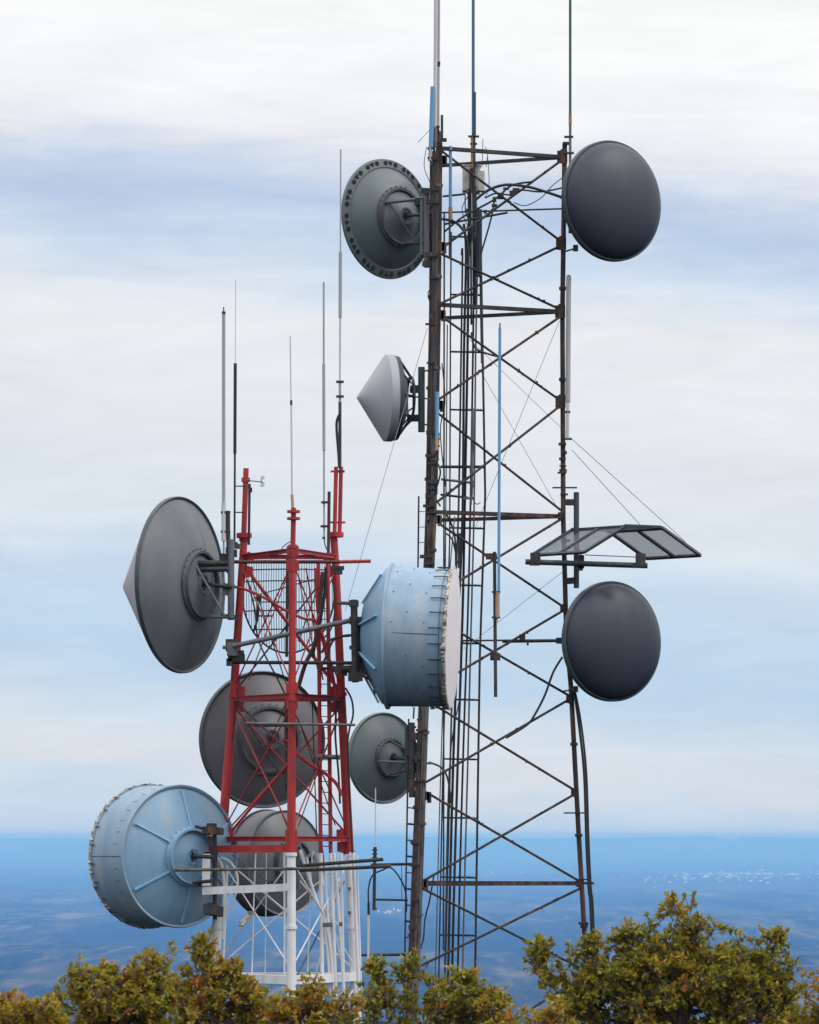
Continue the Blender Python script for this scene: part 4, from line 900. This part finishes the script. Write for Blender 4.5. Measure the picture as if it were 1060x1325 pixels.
def make_tree(label, blobs, D, weights, seed, trunk_x, dens=1.0, leaf=.075, depth=1.0, name='oak_tree', spac=.23):
    rnd = np.random.RandomState(seed)
    # clump centres inside union of ellipsoids
    k = D/F; cl = []
    for (bx, by, rx, ry) in blobs:
        by += 4; c = np.array(P(bx, by, D)); vol = rx*ry*k*k*min(1.3, rx*k*depth)*4.19
        n = int(max(6, vol/(spac**3)*.75*dens))
        for _ in range(n):
            d = rnd.normal(size=3); d /= np.linalg.norm(d); r = rnd.uniform(.15, 1)**(1/2.2)
            cl.append(c+d*r*np.array([rx*k, min(1.5, rx*k*depth), ry*k]))
    cl = np.array(cl)
    # skeleton: connect each clump to the nearest already joined node nearer the trunk
    tb = np.array(P(trunk_x, 1500, D)); tb[2] = 0
    ztop = cl[:, 2].max(); top = np.array([tb[0], D, cl[:, 2].mean()+.2])
    nodes = [np.array([tb[0], D, z]) for z in np.linspace(0, top[2], 14)]
    nodes = [n_+np.array([.12*math.sin(i*.9+seed), .08*math.cos(i*1.3), 0])*(i/14) for i, n_ in enumerate(nodes)]
    par = [-1]+list(range(13)); order = np.argsort(np.linalg.norm((cl-top)*np.array([1, 1, .8]), axis=1)); rad0 = len(nodes)
    first = 6
    for ci in order:
        p = cl[ci]; A = np.array(nodes[first:]); dd = np.linalg.norm(A-p, axis=1)+np.maximum(0, A[:, 2]-p[2]+.02)*1.6
        j = int(np.argmin(dd))+first; q = nodes[j]
        mid = (p+q)/2+rnd.normal(size=3)*.04*min(1, dd[j-first]*2)+np.array([0, 0, -.05*min(1, dd[j-first])])
        nodes.append(mid); par.append(j); nodes.append(p); par.append(len(nodes)-2)
    n = len(nodes); load = np.zeros(n)
    for i in range(n-1, -1, -1):
        load[i] += 1
        if par[i] >= 0: load[par[i]] += load[i]
    rad = np.minimum(.16, .0065*load**.46)
    b = MB()
    for i in range(1, n):
        j = par[i]; 
        if np.linalg.norm(nodes[i]-nodes[j]) < 1e-4: continue
        b.tube([nodes[j], nodes[i]], [min(rad[j], rad[i]*1.5), rad[i]], 5 if rad[i] < .03 else 8, cap=False)
    root = thing(name, label, 'tree', (tb[0], D, 0), 'autumn oaks along the summit')
    # leaves
    twp = []; twd = []; tint = []
    keys = list(weights); wv = np.array([weights[q] for q in keys], float); wv /= wv.sum()
    tb2 = MB()
    for p in cl:
        nt_ = rnd.randint(6, 12); base = keys[rnd.choice(len(keys), p=wv)]
        for _ in range(nt_):
            d = rnd.normal(size=3)+np.array([0, 0, .7]); d /= np.linalg.norm(d); l = rnd.uniform(.07, .22)
            e = p+d*l; tb2.tube([p, e], .004, 3, cap=False)
            nl = rnd.randint(5, 9)
            pal = PAL[base if rnd.rand() < .8 else keys[rnd.choice(len(keys), p=wv)]]
            for q in range(nl):
                ld = rnd.normal(size=3)*.75+d*.9; ld /= np.linalg.norm(ld)
                twp.append(e-d*rnd.uniform(0, .06)); twd.append(ld)
                cc = np.array(pal[rnd.randint(len(pal))])*rnd.uniform(.92, 1.4); tint.append(cc)
    b.v += []; o = b.build('trunk', 'bark', root); tb2.build('twigs', 'bark', root)
    twp = np.array(twp); twd = np.array(twd); tint = np.array(tint); nl = len(twp)
    y = twd; a = rnd.normal(size=(nl, 3))*.55+np.array([0, 0, 1.0]); x = np.cross(y, a); x /= np.linalg.norm(x, axis=1)[:, None]+1e-9; z = np.cross(x, y)
    s_ = (leaf*rnd.uniform(.65, 1.25, nl))[:, None, None]
    V = twp[:, None, :]+s_*(LV[None, :, 0, None]*x[:, None, :]+LV[None, :, 1, None]*y[:, None, :]+(LV[None, :, 2, None]-.25*LV[None, :, 1, None]**2*rnd.uniform(-.2, 1.2, nl)[:, None, None])*z[:, None, :])
    V = V-np.array([tb[0], D, 0]); nv = len(LV)
    me = bpy.data.meshes.new('crown'); me.vertices.add(nl*nv); me.vertices.foreach_set('co', V.reshape(-1).astype(np.float32))
    Q = np.array(LQ); T = np.array(LT); offs = (np.arange(nl)*nv)[:, None]
    li = np.concatenate([(Q.reshape(-1)[None]+offs), (T.reshape(-1)[None]+offs)], axis=1).reshape(-1)
    ls = []; tot = np.array([4]*len(LQ)+[3]*len(LT)); tots = np.tile(tot, nl); starts = np.concatenate([[0], np.cumsum(tots)[:-1]])
    me.loops.add(len(li)); me.loops.foreach_set('vertex_index', li.astype(np.int32))
    me.polygons.add(len(tots)); me.polygons.foreach_set('loop_start', starts.astype(np.int32)); me.polygons.foreach_set('loop_total', tots.astype(np.int32))
    me.update(calc_edges=True); me.validate()
    ca = me.color_attributes.new('leaf_tint', 'FLOAT_COLOR', 'POINT')
    cc = np.ones((nl, nv, 4), np.float32); cc[:, :, :3] = tint[:, None, :]; ca.data.foreach_set('color', cc.reshape(-1))
    me.materials.append(LEAF); o = bpy.data.objects.new('crown', me); COL.objects.link(o); o.parent = root
    print('tree', label[:30], 'leaves', nl)

make_tree('low golden oak at the bottom left corner of the photo', [(20, 1330, 50, 44), (55, 1350, 30, 45), (-25, 1345, 50, 50), (20, 1400, 70, 50), (-10, 1298, 20, 12), (30, 1322, 70, 34)], 43, {'gold': 6, 'olive': 2, 'rust': 1}, 1, 20)
make_tree('olive leafed oak left of the large blue drum, second from the left', [(120, 1300, 38, 50), (105, 1265, 16, 18), (165, 1310, 50, 55), (180, 1255, 18, 20), (208, 1260, 20, 30), (205, 1310, 40, 45), (150, 1380, 100, 55), (88, 1335, 26, 45), (140, 1258, 12, 10), (145, 1292, 72, 34), (200, 1285, 34, 34)], 45, {'olive': 5, 'gold': 4, 'rust': .5}, 2, 150)
make_tree('oak with reddish sprigs in front of the left white leg of the red tower', [(262, 1262, 24, 36), (285, 1300, 44, 48), (245, 1310, 34, 40), (315, 1290, 22, 32), (333, 1310, 24, 40), (265, 1232, 10, 14), (285, 1380, 90, 55), (298, 1262, 15, 14), (265, 1290, 56, 36), (320, 1300, 34, 32)], 46, {'olive': 4, 'gold': 3.5, 'rust': 1.6}, 3, 285)
make_tree('low oak with orange leaves before the centre white tower leg', [(362, 1325, 30, 34), (395, 1312, 24, 30), (425, 1322, 28, 34), (405, 1283, 12, 14), (440, 1310, 18, 22), (395, 1385, 70, 50), (385, 1318, 64, 28)], 47.5, {'gold': 4, 'olive': 3, 'rust': 2.2}, 4, 395)
make_tree('green oak at the foot of the dark tower, right of the white legs', [(480, 1288, 28, 36), (508, 1290, 34, 36), (532, 1262, 17, 30), (548, 1290, 24, 36), (465, 1315, 24, 34), (510, 1370, 70, 55), (487, 1254, 8, 8)], 52, {'green': 4, 'olive': 4, 'gold': .6}, 5, 510)
make_tree('small green oak in front of the dark tower ladder, left of the biggest oak', [(590, 1292, 28, 30), (622, 1292, 27, 30), (600, 1268, 16, 12), (645, 1310, 24, 28), (568, 1305, 22, 28), (605, 1360, 66, 46), (605, 1302, 62, 28)], 55, {'green': 3, 'olive': 4, 'gold': 1.5, 'rust': .3}, 6, 605)
make_tree('yellow brown low oak filling the gap below the left end of the biggest oak', [(690, 1318, 38, 32), (655, 1335, 26, 26), (725, 1325, 30, 30), (695, 1380, 66, 46)], 47, {'gold': 5, 'rust': 1.2, 'olive': 2}, 7, 690)
make_tree('biggest oak with broad olive crown at the bottom right of the photo', [(885, 1195, 32, 34), (880, 1172, 22, 13), (835, 1225, 36, 34), (920, 1225, 40, 32), (795, 1240, 34, 34), (960, 1240, 36, 34), (755, 1258, 34, 34), (1000, 1243, 30, 36), (720, 1270, 24, 26), (703, 1243, 12, 18), (697, 1224, 8, 8), (1028, 1278, 26, 30), (870, 1280, 90, 50), (780, 1300, 60, 40), (970, 1300, 62, 44), (745, 1310, 40, 30), (880, 1370, 150, 60), (762, 1225, 12, 10), (1002, 1210, 12, 12), (815, 1208, 18, 8), (800, 1268, 62, 34), (925, 1262, 80, 34), (1005, 1272, 40, 36), (858, 1240, 50, 30)], 52, {'olive': 7, 'green': 2, 'gold': 2.2, 'rust': .12}, 8, 880, dens=1.0)
make_tree('golden orange oak cut off by the bottom right corner of the photo', [(1050, 1310, 30, 36), (1075, 1300, 34, 46), (1025, 1330, 26, 26), (1055, 1385, 60, 50)], 46, {'gold': 4, 'rust': 1.8, 'olive': 2}, 9, 1060)

# ================================================================ HAZE
b = MB(); h = 66000; z0, z1 = -380, 40
vs = [(x, y, z) for z in (z0, z1) for x, y in ((-h, -h), (h, -h), (h, h), (-h, h))]
b.add(vs, [(3, 2, 1, 0), (4, 5, 6, 7), (0, 1, 5, 4), (1, 2, 6, 5), (2, 3, 7, 6), (3, 0, 4, 7)])
hm = bpy.data.materials.new('haze'); hm.use_nodes = True; t = hm.node_tree; t.nodes.clear()
mo = t.nodes.new('ShaderNodeOutputMaterial'); pv = t.nodes.new('ShaderNodeVolumePrincipled'); t.links.new(pv.outputs[0], mo.inputs['Volume'])
pv.inputs['Color'].default_value = (0.165, 0.425, 1.0, 1); pv.inputs['Density'].default_value = 7.2e-5; pv.inputs['Absorption Color'].default_value = (0.40, 0.40, 0.40, 1); pv.inputs['Anisotropy'].default_value = 0.0
o = b.build('haze', hm); o['kind'] = 'stuff'; o['label'] = 'thin blue air haze over the lowland'
